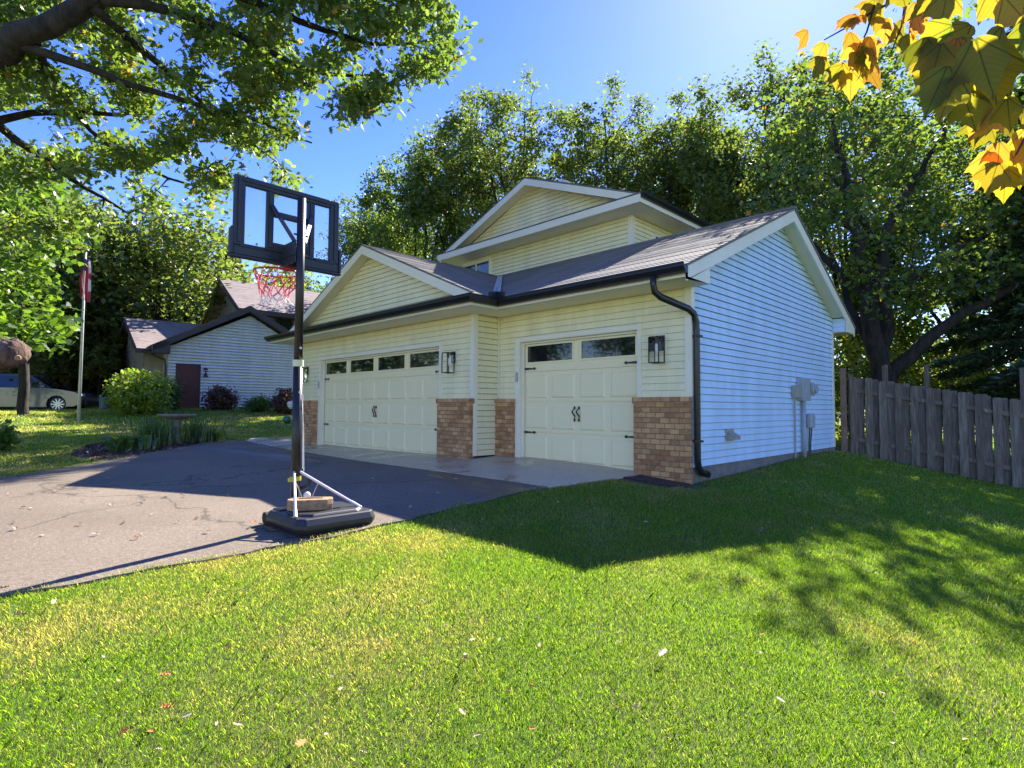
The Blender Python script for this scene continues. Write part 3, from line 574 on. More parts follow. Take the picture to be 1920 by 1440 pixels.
d_ = MB(); P_ = [(-.15,-.72,2.70),(-.15,-.72,2.60),(-.145,-.69,2.50),(-.11,-.60,2.44),(.03,-.12,2.33),(.055,-.01,2.27),(.062,.045,2.16),(.062,.055,2.0),(.062,.055,.26),(.062,.085,.15),(.066,.16,.09),(.075,.34,.04)]
d_.tube(P_, .052, 10, squash=.8); d_.build('downspout', MT['black'], house, smooth=True)
for z in (1.95, .5): q_ = MB(); q_.box(.004,.122,-.004,.114,z,z+.03); q_.build('downspout_strap', MT['black'], house)
# wall fittings on the gable side
def fit(name, m, label, *boxes, bevel=.006):
    q = MB()
    for b in boxes: q.box(*b)
    o = q.build(name, m, house, bevel=bevel); o['label'] = label; return o
mt = fit('electric_meter', MT['greybox'], 'tall grey meter cabinet', (.018,.12,4.13,4.60,1.13,1.56))
q = MB(); q.tube([(.12,4.72,1.36),(.15,4.72,1.36),(.16,4.72,1.36),(.20,4.72,1.36)], [.11,.11,.085,.08], 16); q.obox((.07,4.7,1.36),(1,0,0),(0,1,0),(0,0,1),.05,.13,.13); q.build('meter_dial', MT['greybox'], mt)
q = MB(); q.tube([(.07,4.33,1.13),(.07,4.33,-.1)], .038, 10); q.build('conduit', MT['greybox'], mt, smooth=True)
bx = fit('utility_box', MT['tanbox'], 'small beige box', (.018,.13,3.83,4.06,1.18,1.41)); q = MB(); q.tube([(.04,3.95,1.18),(.035,3.97,.8),(.04,3.95,.4),(.035,3.96,.0)], .012, 6); q.tube([(.05,3.90,1.18),(.04,3.91,.6),(.05,3.90,.0)], .008, 6); q.build('cable', MT['tanbox'], bx)
b2 = fit('utility_box', MT['greybox'], 'rounded grey box below the meter', (.018,.12,4.62,4.86,.60,.88), bevel=.03); q = MB(); q.tube([(.06,4.70,.60),(.05,4.68,.3),(.06,4.64,.0)], .014, 6); q.tube([(.07,4.78,.60),(.06,4.74,.3),(.06,4.70,.0)], .012, 6); q.build('cable', MT['black'], b2)
q = MB(); q.box(.016,.03,1.02,1.30,.48,.66); q.prism([(.03,1.06,.62),(.03,1.06,.50),(.15,1.06,.50),(.15,1.06,.545)], (0,.20,0)); q.build('dryer_vent', MT['tanbox'], house)
# ---- upper storey
UX, UY, UZ, UO = -3.18, 3.45, 5.30, .578; ULX = 2*-6.041-UX; UYB = 10.5; UT = 5.50; UPZ = 6.86; UPX = -6.041
w_ = MB(); WW = (-9.02,-7.86,4.45,5.16)
siding(w_, (0,UY,0), (1,0,0), (0,-1,0), 4.3, UZ, lambda z: [(WW[1]+.07, UX)] if z < WW[3]+.08 else [(ULX, UX)]); w_.box(ULX,UX-.02,UY+.02,UY+.05,3,UZ+.1)
siding(w_, (UX,0,0), (0,1,0), (1,0,0), 4.1, UZ, lambda z: cut([(UY, UYB)], 4.33, 5.9) if z < 5.1 else [(UY, UYB)]); w_.box(UX-.06,UX-.02,UY+.05,UYB,2.6,UZ+.1); w_.box(ULX,ULX+.02,UY+.05,UYB,2.6,UZ+.1); w_.box(ULX,UX,UYB,UYB+.02,2.6,UZ+.1)
siding(w_, (0,UY-.13,0), (1,0,0), (0,-1,0), UT, UPZ-.12, lambda z: [(UPX-(UPZ-.13-z)/.425, UPX+(UPZ-.13-z)/.425)]); w_.poly([(UPX-3.1,UY-.11,UT-.02),(UPX+3.1,UY-.11,UT-.02),(UPX,UY-.11,UPZ-.13)])
uw = w_.build('upper_wall', MT['siding'], house)
ltrim(uw, UX, UY, 1, -1, 4.1, UZ, .09)
c_ = MB(); x0, x1, z0, z1 = WW; c_.box(x1-.0,x1+.07,UY-.03,UY,z0,z1+.07); c_.box(x0,x1,UY-.03,UY,z1,z1+.07); c_.box((x0+x1)/2-.02,(x0+x1)/2+.02,UY-.016,UY,z0,z1); c_.box(x1-.035,x1,UY-.02,UY,z0,z1); c_.box(x0,x1-.035,UY-.02,UY,z1-.03,z1)
uwin = c_.build('window', MT['trim'], house); q = MB(); q.box(x0,x1-.04,UY-.008,UY-.001,z0,z1-.03); q.build('pane', MT['curtain'], uwin)
c_ = MB(); c_.box(UX,UX+.03,4.33,4.40,4.1,5.1); c_.box(UX,UX+.03,4.40,5.9,5.03,5.10); c_.box(UX,UX+.022,4.40,4.45,4.1,5.03); uwin = c_.build('window', MT['trim'], house); q = MB(); q.box(UX+.001,UX+.01,4.45,5.9,4.1,5.03); q.build('pane', MT['glass'], uwin)
r_ = MB(); ez = UT-.01; YU = UY-UO+.02; sU = (UPZ-ez)/(UX+UO+.05-UPX)
R1, L1 = UX+UO+.05, ULX-UO-.05
roof_plane(r_, [(R1,YU+.06,ez),(R1,UYB+.5,ez),(UPX,UYB+.5,UPZ),(UPX,YU+.06,UPZ)]); roof_plane(r_, [(L1,YU+.06,ez),(L1,UYB+.5,ez),(UPX,UYB+.5,UPZ),(UPX,YU+.06,UPZ)])
r_.prism([(L1,UY-UO-.03,ez-.01),(R1,UY-UO-.03,ez-.01),(R1-.5,UY-.13,ez+.10),(L1+.5,UY-.13,ez+.10)], (0,0,.02))
ur = r_.build('upper_roof', MT['shingle'], house)
t_ = MB(); rake(t_, [(R1-.06,YU+.06,ez-.012),(UPX,YU+.06,UPZ-.038),(L1+.06,YU+.06,ez-.012)], (0,1,0), .17, .025)
sweep(t_, [(UX+UO,UYB+.4),(UX+UO,UY-UO),(ULX-UO,UY-UO),(ULX-UO,UYB+.4)][::1], [(.02,0),(0,0),(0,UT-.03-UZ),(.02,UT-.03-UZ)], UZ); t_.build('fascia', MT['trim'], ur)
s_ = MB(); s_.box(UX+.002,UX+UO-.021,UY-UO+.021,UYB+.4,UZ,UZ+.015); s_.box(ULX-UO+.02,UX+.002,UY-UO+.021,UY-.002,UZ,UZ+.015); s_.box(ULX-UO+.02,ULX,UY,UYB+.4,UZ,UZ+.015)
for s in (1,-1):
    f = lambda x, y: (UPX+s*(x-UPX), y, UPZ-sU*(x-UPX)-.15)
    s_.prism([f(R1-.4,UY-.14),f(UPX,UY-.14),f(UPX,YU+.086),f(R1-.2,YU+.086)], (0,0,.01))
s_.build('soffit', MT['soffit'], ur)
g_ = MB(); sweep(g_, [(UX+UO+.001,UYB+.4),(UX+UO+.001,UY-UO-.005)], [(-a, b) for a, b in GUT], UT+.015); 
g_.v = [(2*(UX+UO)-x, y, z) if x < UX+UO else (x, y, z) for x, y, z in g_.v]; g_.build('gutter', MT['black'], house)
q = MB(); q.obox((UPX+.78,UY+.15,UPZ-.17),(1,0,-.4),(0,1,0),(.4,0,1),.11,.1,.04); q.build('roof_vent', MT['alu'], ur)
# ---------------------------------------------------------------- vegetation
def frames(n, rng, up=.35, droop=None):
    a = rng.normal(size=(n,3)); a[:,2] = np.abs(a[:,2])*1.0+up; a /= np.linalg.norm(a, axis=1, keepdims=True)      # leaf normal
    b = rng.normal(size=(n,3)); b[:,2] -= .3 if droop is None else droop; b -= (b*a).sum(1, keepdims=True)*a; b /= np.linalg.norm(b, axis=1, keepdims=True)+1e-9
    return b, np.cross(a, b), a
LEAF4 = np.array([(0,0,0),(.45,.34,.05),(1,0,-.06),(.45,-.34,.05)], float)
OAKLEAF = np.array([(0,0,0),(.16,.10,0),(.26,.22,.02),(.34,.11,0),(.48,.30,.03),(.58,.13,0),(.76,.24,0),(.84,.09,0),(1,0,-.04),(.84,-.09,0),(.76,-.24,0),(.58,-.13,0),(.48,-.30,.03),(.34,-.11,0),(.26,-.22,.02),(.16,-.10,0)], float)
MAPLE5 = np.array([(0,0,0),(.10,.30,0),(.02,.46,-.02),(.30,.42,0),(.46,.62,-.05),(.55,.30,.02),(.72,.34,0),(1,0,-.07),(.72,-.34,0),(.55,-.30,.02),(.46,-.62,-.05),(.30,-.42,0),(.02,-.46,-.02),(.10,-.30,0)], float)
BLADE = np.array([(0,.04,0),(.5,.05,.06),(1,0,-.05),(.5,-.05,.06)], float)
def leaves(name, C, size, m, parent, rng, tpl=LEAF4, up=.35, var=.35, droop=None, dirs=None):
    n = len(C); a, b, c = frames(n, rng, up, droop)
    if dirs is not None:
        a = dirs/(np.linalg.norm(dirs, axis=1, keepdims=True)+1e-9); b = rng.normal(size=(n,3)); b -= (b*a).sum(1, keepdims=True)*a; b /= np.linalg.norm(b, axis=1, keepdims=True); c = np.cross(a, b)
    s = size*(1+var*rng.uniform(-1,1,size=(n,1,1)))
    V = C[:,None,:]+s*(tpl[None,:,0:1]*a[:,None]+tpl[None,:,1:2]*b[:,None]+tpl[None,:,2:3]*c[:,None]); k = len(tpl)
    return npmesh(name, V.reshape(-1,3), np.arange(n*k).reshape(n,k), m, parent)
def tubes(name, chains, m, parent, n=5):                      # chains: list of (pts (k,3), radii (k))
    V = []; Fs = []; o = 0
    for P, r in chains:
        k = len(P); T = np.gradient(P, axis=0); T /= np.linalg.norm(T, axis=1, keepdims=True)+1e-9
        ref = np.where(np.abs(T[:,2:3]) < .9, [[0,0,1.]], [[1.,0,0]]); a = np.cross(T, ref)
        for i in range(1, k):
            a[i] = a[i-1]-T[i]*(a[i-1]@T[i])
        a /= np.linalg.norm(a, axis=1, keepdims=True)+1e-9; b = np.cross(T, a)
        q = np.arange(n)*2*math.pi/n
        V.append((P[:,None]+r[:,None,None]*(a[:,None]*np.cos(q)[None,:,None]+b[:,None]*np.sin(q)[None,:,None])).reshape(-1,3))
        i, j = np.meshgrid(np.arange(k-1), np.arange(n), indexing='ij'); j2 = (j+1) % n
        Fs.append(np.stack([i*n+j, i*n+j2, (i+1)*n+j2, (i+1)*n+j], -1).reshape(-1,4)+o); o += k*n
    return npmesh(name, np.concatenate(V), np.concatenate(Fs), m, parent, True)
def grow(limbs, clumps, rng, tip=.012, lift=.25, cost=.25, minr=None):
    """limbs: list of (pts, r0, r1) main stems; clumps (n,3) -> branch chains by nearest joint"""
    nodes = []; plen = []; rad = []; chains = []
    base = np.array(limbs[0][0][0], float)
    for P, r0, r1 in limbs:
        P = np.array(P, float); seg = []
        for a, b in zip(P[:-1], P[1:]):
            k = max(2, int(np.linalg.norm(b-a)/.35)); seg += [a+(b-a)*t for t in np.arange(k)/k]
        seg.append(P[-1]); S = np.array(seg); k = len(S)
        for _ in range(3): S[1:-1] = (S[:-2]+2*S[1:-1]+S[2:])/4
        S[1:-1] += rng.normal(size=(k-2,3))*r0*.18
        R = np.linspace(r0, r1, k)**1.0; chains.append((S, R)); nodes.append(S); plen.append(np.linalg.norm(S-base, axis=1)); rad.append(R)
    nodes = np.concatenate(nodes); plen = np.concatenate(plen); rad = np.concatenate(rad)
    start = np.ones(len(nodes), bool); start[:max(2, int(len(nodes)*.0))] = False
    d0 = np.array([np.min(np.linalg.norm(nodes-c, axis=1)) for c in clumps]); order = np.argsort(d0)
    for ci in order:
        c = clumps[ci]; d = np.linalg.norm(nodes-c, axis=1); k = int(np.argmin(d+cost*plen)); L_ = d[k]
        if L_ < .05: continue
        p = nodes[k]; nseg = max(3, int(L_/.3)+1); t = np.linspace(0,1,nseg)[:,None]; out = p-base; out /= np.linalg.norm(out)+1e-9
        mid = p+(c-p)*.5+(out*.12+np.array([0,0,lift*.5]))*L_+rng.normal(size=3)*.10*L_
        P = (1-t)**2*p+2*t*(1-t)*mid+t*t*c; P[1:-1] += rng.normal(size=(nseg-2,3))*.035*min(L_, 1.2)
        r0 = min(rad[k]*.72, tip+.016*L_**1.15); R = np.linspace(max(r0, tip), tip*.5, nseg)
        chains.append((P, R)); nodes = np.r_[nodes, P[1:]]; plen = np.r_[plen, plen[k]+t[1:,0]*L_]; rad = np.r_[rad, R[1:]]
    return chains
def clump_leaves(C, n, sig, rng, flat=.7):
    k = rng.poisson(n, size=len(C))+3; I = np.repeat(np.arange(len(C)), k); g = np.clip(rng.normal(size=(len(I),3)), -1.7, 1.7); g[:,2] *= flat
    return C[I]+g*(sig*rng.uniform(.6,1.35,size=len(C)))[I][:,None]
def in_ell(n, c, r, rng, shell=.45):
    g = rng.normal(size=(n,3)); g /= np.linalg.norm(g, axis=1, keepdims=True); return np.array(c)+g*(rng.uniform(0,1,size=(n,1))**shell)*np.array(r)
def tree(name, label, base, limbs, clumps, lsize, m, per, sig, seed, cat='tree', group=None, tpl=LEAF4, barkm='bark', tip=.014, lift=.25, up=.35, flat=.7, cost=.25, extra=None):
    rng = np.random.default_rng(seed); base = np.array(base, float); t = thing(name, label, cat, tuple(base), 0, group)
    limbs = [([np.array(p, float)-base for p in P], a, b) for P, a, b in limbs]; cl = clumps-base
    ch = grow(limbs, cl, rng, tip, lift, cost); tubes('trunk', ch, MT[barkm], t, 7 if limbs[0][1] > .2 else 5)
    LP = clump_leaves(cl, per, sig, rng, flat)
    tw = [P[int(len(P)*.45):] for P, R in ch[len(limbs):]]; tw = np.concatenate(tw) if tw else np.zeros((0,3))
    if len(tw): LP = np.r_[LP, np.repeat(tw, max(1, int(per*.08)), 0)+rng.normal(size=(len(tw)*max(1, int(per*.08)),3))*sig*.45]
    leaves('crown', LP, lsize, MT[m], t, rng, tpl, up); return t
def forest_tree(name, label, px, top, half, d, seed, m='oakfar', base_v=None, crown_v=None, per=38, lsize=.15, nclump=310, group='oaks behind the house', trunk_r=.2, lean=0, squat=1.0, sig=.25, topshift=0):
    """oak with crown centred on column px, its top at row top, half-width half (pixels at distance d)"""
    rng = np.random.default_rng(seed); T = at(px+topshift, top, d); B_ = at(px, 760, d); gx, gy = B_[0], B_[1]; gz = h1(gx, gy)-.1
    R_ = half*d/FPX; ht = T[2]-gz; cb = gz+ht*(.36 if crown_v is None else crown_v); 
    cz = (T[2]+cb)/2; rz = (T[2]-cb)/2; c = np.array([gx+(T[0]-gx)*.5, gy+(T[1]-gy)*.5, cz]); nl = 7; sub = []
    G_ = in_ell(nclump*3, c-np.array([0,0,rz*.12]), (R_*1.05, R_*1.05, rz*.95), rng, .42)
    k_ = np.array([mnoise.noise(Vector(p*.6+seed)) for p in G_]) > .03; sub.append(G_[k_][:nclump])
    for i in range(nl):                                        # upright leafy sprays that make the broken top line
        a = i*2.4+rng.uniform(0,1); q = R_*(.12 if i == 0 else rng.uniform(.35,.95)); hh = rz*(1.0 if i == 0 else rng.uniform(.45,.93)*(1-.25*(q/R_)**2)); e = c+np.array([math.cos(a)*q, math.sin(a)*q, 0])
        if i == 0: e = np.array([T[0], T[1], c[2]])
        n_ = int(nclump*.07); z_ = rng.uniform(0,1,n_); sp_ = R_*.30*(1.02-z_)**.6+.08; g_ = rng.normal(size=(n_,2))*.55
        sub.append(np.stack([e[0]+g_[:,0]*sp_, e[1]+g_[:,1]*sp_, c[2]-rz*.1+z_*(hh+rz*.1)], 1))
    cl = np.concatenate(sub)
    tp = np.array([T[0], T[1], T[2]-rz*.4]); b = np.array([gx, gy, gz]); fk = b+(tp-b)*.38+np.array([lean,0,0])
    limbs = [([b, b+(fk-b)*.5+rng.normal(size=3)*.1, fk, (fk+tp)/2+rng.normal(size=3)*.3, tp], trunk_r, .03)]
    for i in range(4):
        a = i*1.6+rng.uniform(0,1); e = c+np.array([math.cos(a)*R_*.6, math.sin(a)*R_*.6, rng.uniform(0,.5)*rz]); s_ = b+(fk-b)*rng.uniform(.7,1.0); limbs.append(([s_, (s_+e)/2+[0,0,.3], e], trunk_r*.5, .03))
    return tree(name, label, b, limbs, cl, lsize, m, per, sig, seed+50, group=group, tip=.02)
GB = 'oaks rising behind the house'
forest_tree('oak_tree', 'tallest rounded oak rising directly behind the upper gable of the white house', 985, 128, 150, 25, 11, group=GB)
forest_tree('oak_tree', 'oak just right of the tallest one, above the right slope of the upper gable', 1150, 148, 140, 26, 12, group=GB)
forest_tree('oak_tree', 'slender oak showing above the black gutter of the upper storey', 1275, 168, 130, 25, 13, group=GB)
forest_tree('oak_tree', 'oak with narrow crown left of the upper gable, its top below its neighbour', 870, 172, 110, 27, 14, group=GB)
forest_tree('oak_tree', 'lower yellow green oak between the upper gable and the basketball backboard', 785, 262, 120, 28, 15, m='oak', group=GB)
forest_tree('oak_tree', 'small pale oak just right of the basketball backboard', 690, 368, 70, 31, 16, m='oak', group=GB)
forest_tree('oak_tree', 'oak filling the gap under the taller oaks, left of the upper gable', 735, 345, 110, 34, 17, group=GB)
forest_tree('oak_tree', 'tall oak with the highest top, above the ridge of the right gable end', 1435, 78, 150, 21, 18, per=35, group=GB)
forest_tree('oak_tree', 'broad oak left of the tall one, seen over the lit main roof slope', 1350, 205, 110, 24, 19, group=GB)
forest_tree('oak_tree', 'dense oak behind the orange maple twig, upper right', 1590, 95, 160, 22, 20, per=35, group=GB)
forest_tree('oak_tree', 'dark oak at the right edge behind the hanging maple leaves', 1800, 130, 150, 23, 21, per=35, group=GB)
# the low-forked tree behind the fence
b = at(1655, 760, 15.2); b[2] = h1(b[0], b[1])-.1
A = lambda u, v, d: at(u, v, d)
LB = [([b, A(1655,700,15.2)], .36, .30), ([A(1655,708,15.2), A(1640,640,15.2), A(1625,560,15.1), A(1620,500,15), A(1600,420,15), A(1585,330,15), A(1560,220,15)], .26, .04),
 ([A(1650,705,15.2), A(1668,600,15.3), A(1650,520,15.4), A(1655,440,15.6), A(1690,380,15.8), A(1740,300,16), A(1790,200,16)], .22, .04),
 ([A(1665,705,15.2), A(1730,645,14.8), A(1800,590,14.4), A(1880,550,14), A(1980,500,13.6)], .20, .07), ([A(1630,560,15.1), A(1560,500,15.6), A(1500,440,16), A(1450,380,16.2)], .13, .03),
 ([A(1660,560,15.3), A(1720,510,15), A(1790,470,14.8), A(1850,440,14.6)], .12, .03), ([A(1645,660,15.2), A(1600,600,15.8), A(1575,520,16.4), A(1540,430,17)], .14, .03), ([A(1650,480,15.6), A(1610,400,14.8), A(1560,330,14.4)], .11, .03)]
rng = np.random.default_rng(31); cl = []
while len(cl) < 290:
    u, v, d = rng.uniform(1420, 2050), rng.uniform(70, 640), rng.uniform(12.6, 18.5)
    if v < 60+abs(u-1700)*.33 or (v > 560 and rng.uniform() < .7) or (u < 1560 and v > 470): continue
    cl.append(at(u, v, d))
n0 = len(cl)
while len(cl) < n0+60: cl.append(at(rng.uniform(1640, 2300), rng.uniform(-260, 260), rng.uniform(11.6, 14.5)))
tree('forked_tree', 'large low forked tree with spreading dark limbs just behind the wooden fence', b, LB, np.array(cl), .15, 'oak', 38, .30, 32, tip=.014, lift=.1, cost=.15)
# understory behind the fence, bright in back light
def bush(name, label, c, r, n, lsize, m, seed, per=40, sig=.16, tpl=LEAF4, cat='shrub', group=None, stems=10, up=.3):
    rng = np.random.default_rng(seed); base = np.array([c[0], c[1], h1(c[0], c[1])-.03]); C = in_ell(n, (base[0], base[1], base[2]+r[2]*.95), r, rng, .5); C = C[C[:,2] > base[2]+.06]
    st = [([base+[rng.uniform(-.1,.1), rng.uniform(-.1,.1), 0], base+[rng.uniform(-.3,.3)*r[0], rng.uniform(-.3,.3)*r[1], r[2]*rng.uniform(.8,1.3)]], .03, .012) for _ in range(3)]
    return tree(name, label, base, st, C, lsize, m, per, sig, seed+9, cat, group, tpl, 'bark', .006, .2, up)
for i, (u, d, rx, rz, lab) in enumerate([(1595, 18, 1.6, 1.7, 'bright yellow green sapling behind the fence, next to the house corner'), (1755, 19, 2.0, 2.0, 'sunlit sapling behind the fence, right of the forked trunk'), (1890, 20, 2.2, 2.2, 'sunlit sapling behind the fence near the right edge'), (1690, 23, 2.2, 2.4, 'yellow leaved sapling deeper behind the forked trunk')]):
    q = at(u, 760, d); bush('sapling', lab, (q[0], q[1]), (rx, rx, rz), 120, .13, 'under', 60+i, 45, .3, group='saplings behind the fence', cat='sapling')
# conifers
def conifer(name, label, u, top, d, rb, seed, m='spruce', nb=150, droop=.25, lsize=.30, base_h=.9, per=42, group=None, ns=9, xy=None, ht=None, sp=.11):
    rng = np.random.default_rng(seed); T = at(u, top, d); gx, gy = (T[0], T[1]); gz = h1(gx, gy)-.1; base = np.array([gx, gy, gz]); hgt = T[2]-gz
    t = thing(name, label, 'conifer', tuple(base), 0, group); ch = [(np.array([[0,0,0],[0,0,hgt*.5],[0,0,hgt]]), np.array([hgt*.018+.05, hgt*.01+.03, .01]))]; LP = []; LD = []
    for i in range(nb):
        f = (i+.5)/nb; z = base_h+(hgt-base_h)*f**1.05; L_ = rb*(1-f)**.8*rng.uniform(.75,1.1)+.12; a = i*2.39996+rng.uniform(-.3,.3); dr = np.array([math.cos(a), math.sin(a), 0])
        tt = np.linspace(0,1,7)[:,None]; P = np.array([0,0,z])+dr*L_*tt+np.array([0,0,1.])*(-droop*L_*tt**1.2+.22*L_*np.maximum(0,tt-.6)**1.3); ch.append((P, np.linspace(.012+.012*L_,.005,7)))
        k = int(per*(.4+L_)); s = rng.uniform(.12,1,size=k)**.7; Q = np.array([np.interp(s, tt[:,0], P[:,j]) for j in range(3)]).T
        side = rng.choice([-1,1], size=(k,1))*np.array([-dr[1], dr[0], 0]); wd = (1-s[:,None]*.75)*L_*.35*rng.uniform(0,1,size=(k,1)); Q = Q+side*wd+[0,0,0]-np.array([0,0,1.])*wd*.25
        LP.append(Q+rng.normal(size=Q.shape)*.03); LD.append(dr*.9+side*.8+np.array([0,0,-.15])+rng.normal(size=Q.shape)*.35)
    tubes('trunk', ch, MT['bark'], t, 5); LP = np.concatenate(LP); LD = np.concatenate(LD); n = 3                   # needle sprays: narrow blades fanned round each twig
    LP = np.repeat(LP, n, 0); LD = np.repeat(LD, n, 0)+rng.normal(size=(len(LP),3))*.45; leaves('crown', LP, lsize, MT[m], t, rng, np.array([(0,sp*.3,0),(.5,sp,.03),(1,0,0),(.5,-sp,.03)]), dirs=LD); return t
forest_tree('oak_tree', 'low crowned oak filling the right edge above the fence', 1815, 290, 190, 19.5, 22, per=33, group=GB, crown_v=.10, nclump=330, m='oak')
forest_tree('oak_tree', 'low crowned oak between the house corner and the forked trunk', 1600, 330, 120, 21.5, 23, per=32, group=GB, crown_v=.12, nclump=260, m='oak')
conifer('spruce_tree', 'dark drooping spruce at the right edge beside the fence', 2010, -260, 14.8, 3.6, 71, nb=240, lsize=.20, per=70, droop=.42, base_h=2.6)
GS = 'dark spruces beyond the neighbouring house'
conifer('spruce_tree', 'dark spruce standing behind the left roof wing of the neighbouring house', 262, 455, 37, 4.6, 72, nb=190, lsize=.42, per=34, group=GS, sp=.14)
conifer('spruce_tree', 'dark spruce between the two roofs of the neighbouring house', 350, 440, 40, 5.0, 73, nb=190, lsize=.42, per=34, group=GS, sp=.14)
conifer('spruce_tree', 'dark spruce left of the tan upper storey, partly behind the backboard', 432, 470, 42, 4.4, 74, nb=170, lsize=.42, per=34, group=GS, sp=.14)
conifer('pine_tree', 'sunlit yellow green spruce just right of the flagpole', 196, 520, 31, 3.4, 75, m='pine', nb=150, lsize=.30, per=60, droop=.12, base_h=2.0, group=None, sp=.15)
conifer('pine_tree', 'taller sunlit spruce left of the flagpole behind the silver car', 112, 425, 33, 4.2, 76, m='pine', nb=180, lsize=.34, per=60, droop=.12, base_h=2.0, sp=.15)
forest_tree('oak_tree', 'broad oak crown behind the neighbouring house, above its left roof', 300, 372, 150, 33, 80, crown_v=.35, lsize=.30, sig=.7, nclump=190, per=26, group='trees beyond the neighbouring house', trunk_r=.3)
forest_tree('oak_tree', 'oak behind the red and white net, above the tan upper storey', 525, 480, 120, 46, 81, crown_v=.3, lsize=.30, sig=.7, nclump=150, per=26, group='trees beyond the neighbouring house', trunk_r=.3)
forest_tree('oak_tree', 'oak at the left rising above the sunlit spruces', 130, 330, 150, 31, 82, crown_v=.3, lsize=.28, sig=.65, nclump=190, per=26, group='trees beyond the neighbouring house', trunk_r=.3)
forest_tree('oak_tree', 'oak at the far left edge behind the maple', -40, 250, 170, 36, 83, crown_v=.2, lsize=.26, sig=.6, nclump=200, per=26, group='trees beyond the neighbouring house', trunk_r=.3)
# maple on the neighbour's lawn (trunk in front of the car)
b = at(44, 760, 20); b[2] = h1(b[0], b[1])-.05; rng = np.random.default_rng(91); cl = []
while len(cl) < 230:
    u, v, d = rng.uniform(-260, 175), rng.uniform(300, 655), rng.uniform(15.5, 22)
    if u > 60 and v > 640-(u-60)*.3 or u > 150-max(0, 420-v)*.5 or (u > 118 and 440 < v < 575): continue
    cl.append(at(u, v, d))
tree('maple_tree', 'bright green maple with a slim trunk in front of the silver car', b, [([b, A(46,700,20), A(40,620,20), A(20,480,19.5), A(0,350,19)], .19, .05), ([A(42,640,20), A(90,540,18.5), A(120,470,18)], .08, .03)], np.array(cl), .19, 'maple', 40, .36, 92, tpl=MAPLE5, up=.5)
# the near oak whose limbs hang over the driveway
b = np.array([-10.4, -7.9, h1(-10.4,-7.9)-.1]); up_ = lambda z: (b[0], b[1], z)
LB = [([b, up_(1.2), (-10.3,-7.8,3.0), (-10.0,-7.4,4.6)], .44, .34),
 ([(-10.2,-7.7,3.6), A(-120,190,9.2), A(0,95,8.8), A(90,55,8.6), A(190,0,8.4), A(300,-90,8.2)], .30, .12),
 ([A(40,85,8.7), A(130,115,8.9), A(230,150,9.1), A(330,188,9.4), A(430,210,9.7), A(520,240,10), A(585,268,10.2)], .075, .015),
 ([(-10.1,-7.6,3.3), A(-60,225,9.6), A(60,208,9.9), A(160,214,10.3), A(270,208,10.8)], .13, .03),
 ([A(190,0,8.4), A(330,15,8.8), A(440,55,9.2), A(540,120,9.7), A(620,150,10.1), A(700,140,10.4)], .085, .02),
 ([A(280,-60,8.2), A(430,-20,8.8), A(560,40,9.4), A(650,75,9.9), A(740,90,10.4), A(820,70,10.8)], .085, .02),
 ([A(170,10,8.4), A(260,90,9.2), A(340,150,10), A(420,235,10.6), A(500,290,11)], .075, .02),
 ([A(-20,220,9.8), A(80,300,10.4), A(150,345,11), A(240,400,11.4)], .08, .02), ([A(60,60,8.6), A(90,150,9.6), A(160,250,10.5), A(260,320,11), A(370,350,11.3)], .07, .02),
 ([A(300,-80,8.2), A(500,-60,9), A(680,-30,9.6), A(800,10,10)], .08, .02)]
FOL = [(-60,-80),(835,-80),(842,10),(866,55),(850,112),(822,150),(826,185),(775,238),(748,232),(722,190),(690,186),(668,238),(642,215),(602,186),(598,215),(612,252),(575,285),(530,268),(500,272),(522,300),(562,332),(590,352),(540,345),(495,318),(440,292),(425,340),(385,382),(352,360),(330,318),(292,300),(262,330),(300,372),(250,420),(150,430),(-60,470)]
rng = np.random.default_rng(101); cl = []
while len(cl) < 820:
    u, v = rng.uniform(-60, 870), rng.uniform(-80, 470)
    if not inpoly(np.array([u]), np.array([v]), FOL)[0]: continue
    if mnoise.noise(Vector((u*.011, v*.015, 3))) < -.02: continue
    cl.append(at(u, v, 8.6+2.2*rng.uniform()+v*.003))
tree('oak_tree', 'large overhanging oak at upper left with thick dark limbs over the driveway', b, LB, np.array(cl), .140, 'oak', 28, .160, 102, tpl=OAKLEAF, lift=.0, cost=.12, tip=.008, up=.25)
st_ = at(34, 659, 8.9); sb = np.array([-10.3,-7.6,1.55]); t_ = [o for o in COL.objects if o.get('label', '').startswith('large overhanging')][0]
q = MB(); dd = st_-sb; pp = [sb+dd*k for k in np.linspace(0,1,70)]; rs = np.interp(np.linspace(0,1,70), [0,.5,.85,.95,.985,1], [.37,.32,.27,.23,.15,.04]); q.tube(pp, list(rs), 60)
V = np.array(q.v); 
for i in range(len(V)): nn = mnoise.noise(Vector(V[i]*3))*.08+mnoise.noise(Vector(V[i]*11))*.05+abs(mnoise.noise(Vector(V[i]*24)))*.05-.02; c0 = pp[min(i//60, 69)]; V[i] = V[i]+(V[i]-c0)/max(.05, np.linalg.norm(V[i]-c0))*nn
q.v = (V-b).tolist(); o = q.build('cut_limb', MT['barkred'], t_, smooth=True); o['label'] = 'sawn off limb stub with rough reddish bark'
q = MB(); kp = st_-np.array([-.0,.0,.1])+(CAM-st_)/np.linalg.norm(CAM-st_)*.26; q.tube([kp-b, kp-b+(CAM-st_)/np.linalg.norm(CAM-st_)*.05], [.045,.035], 10); q.build('cut_face', MT['block'], o)
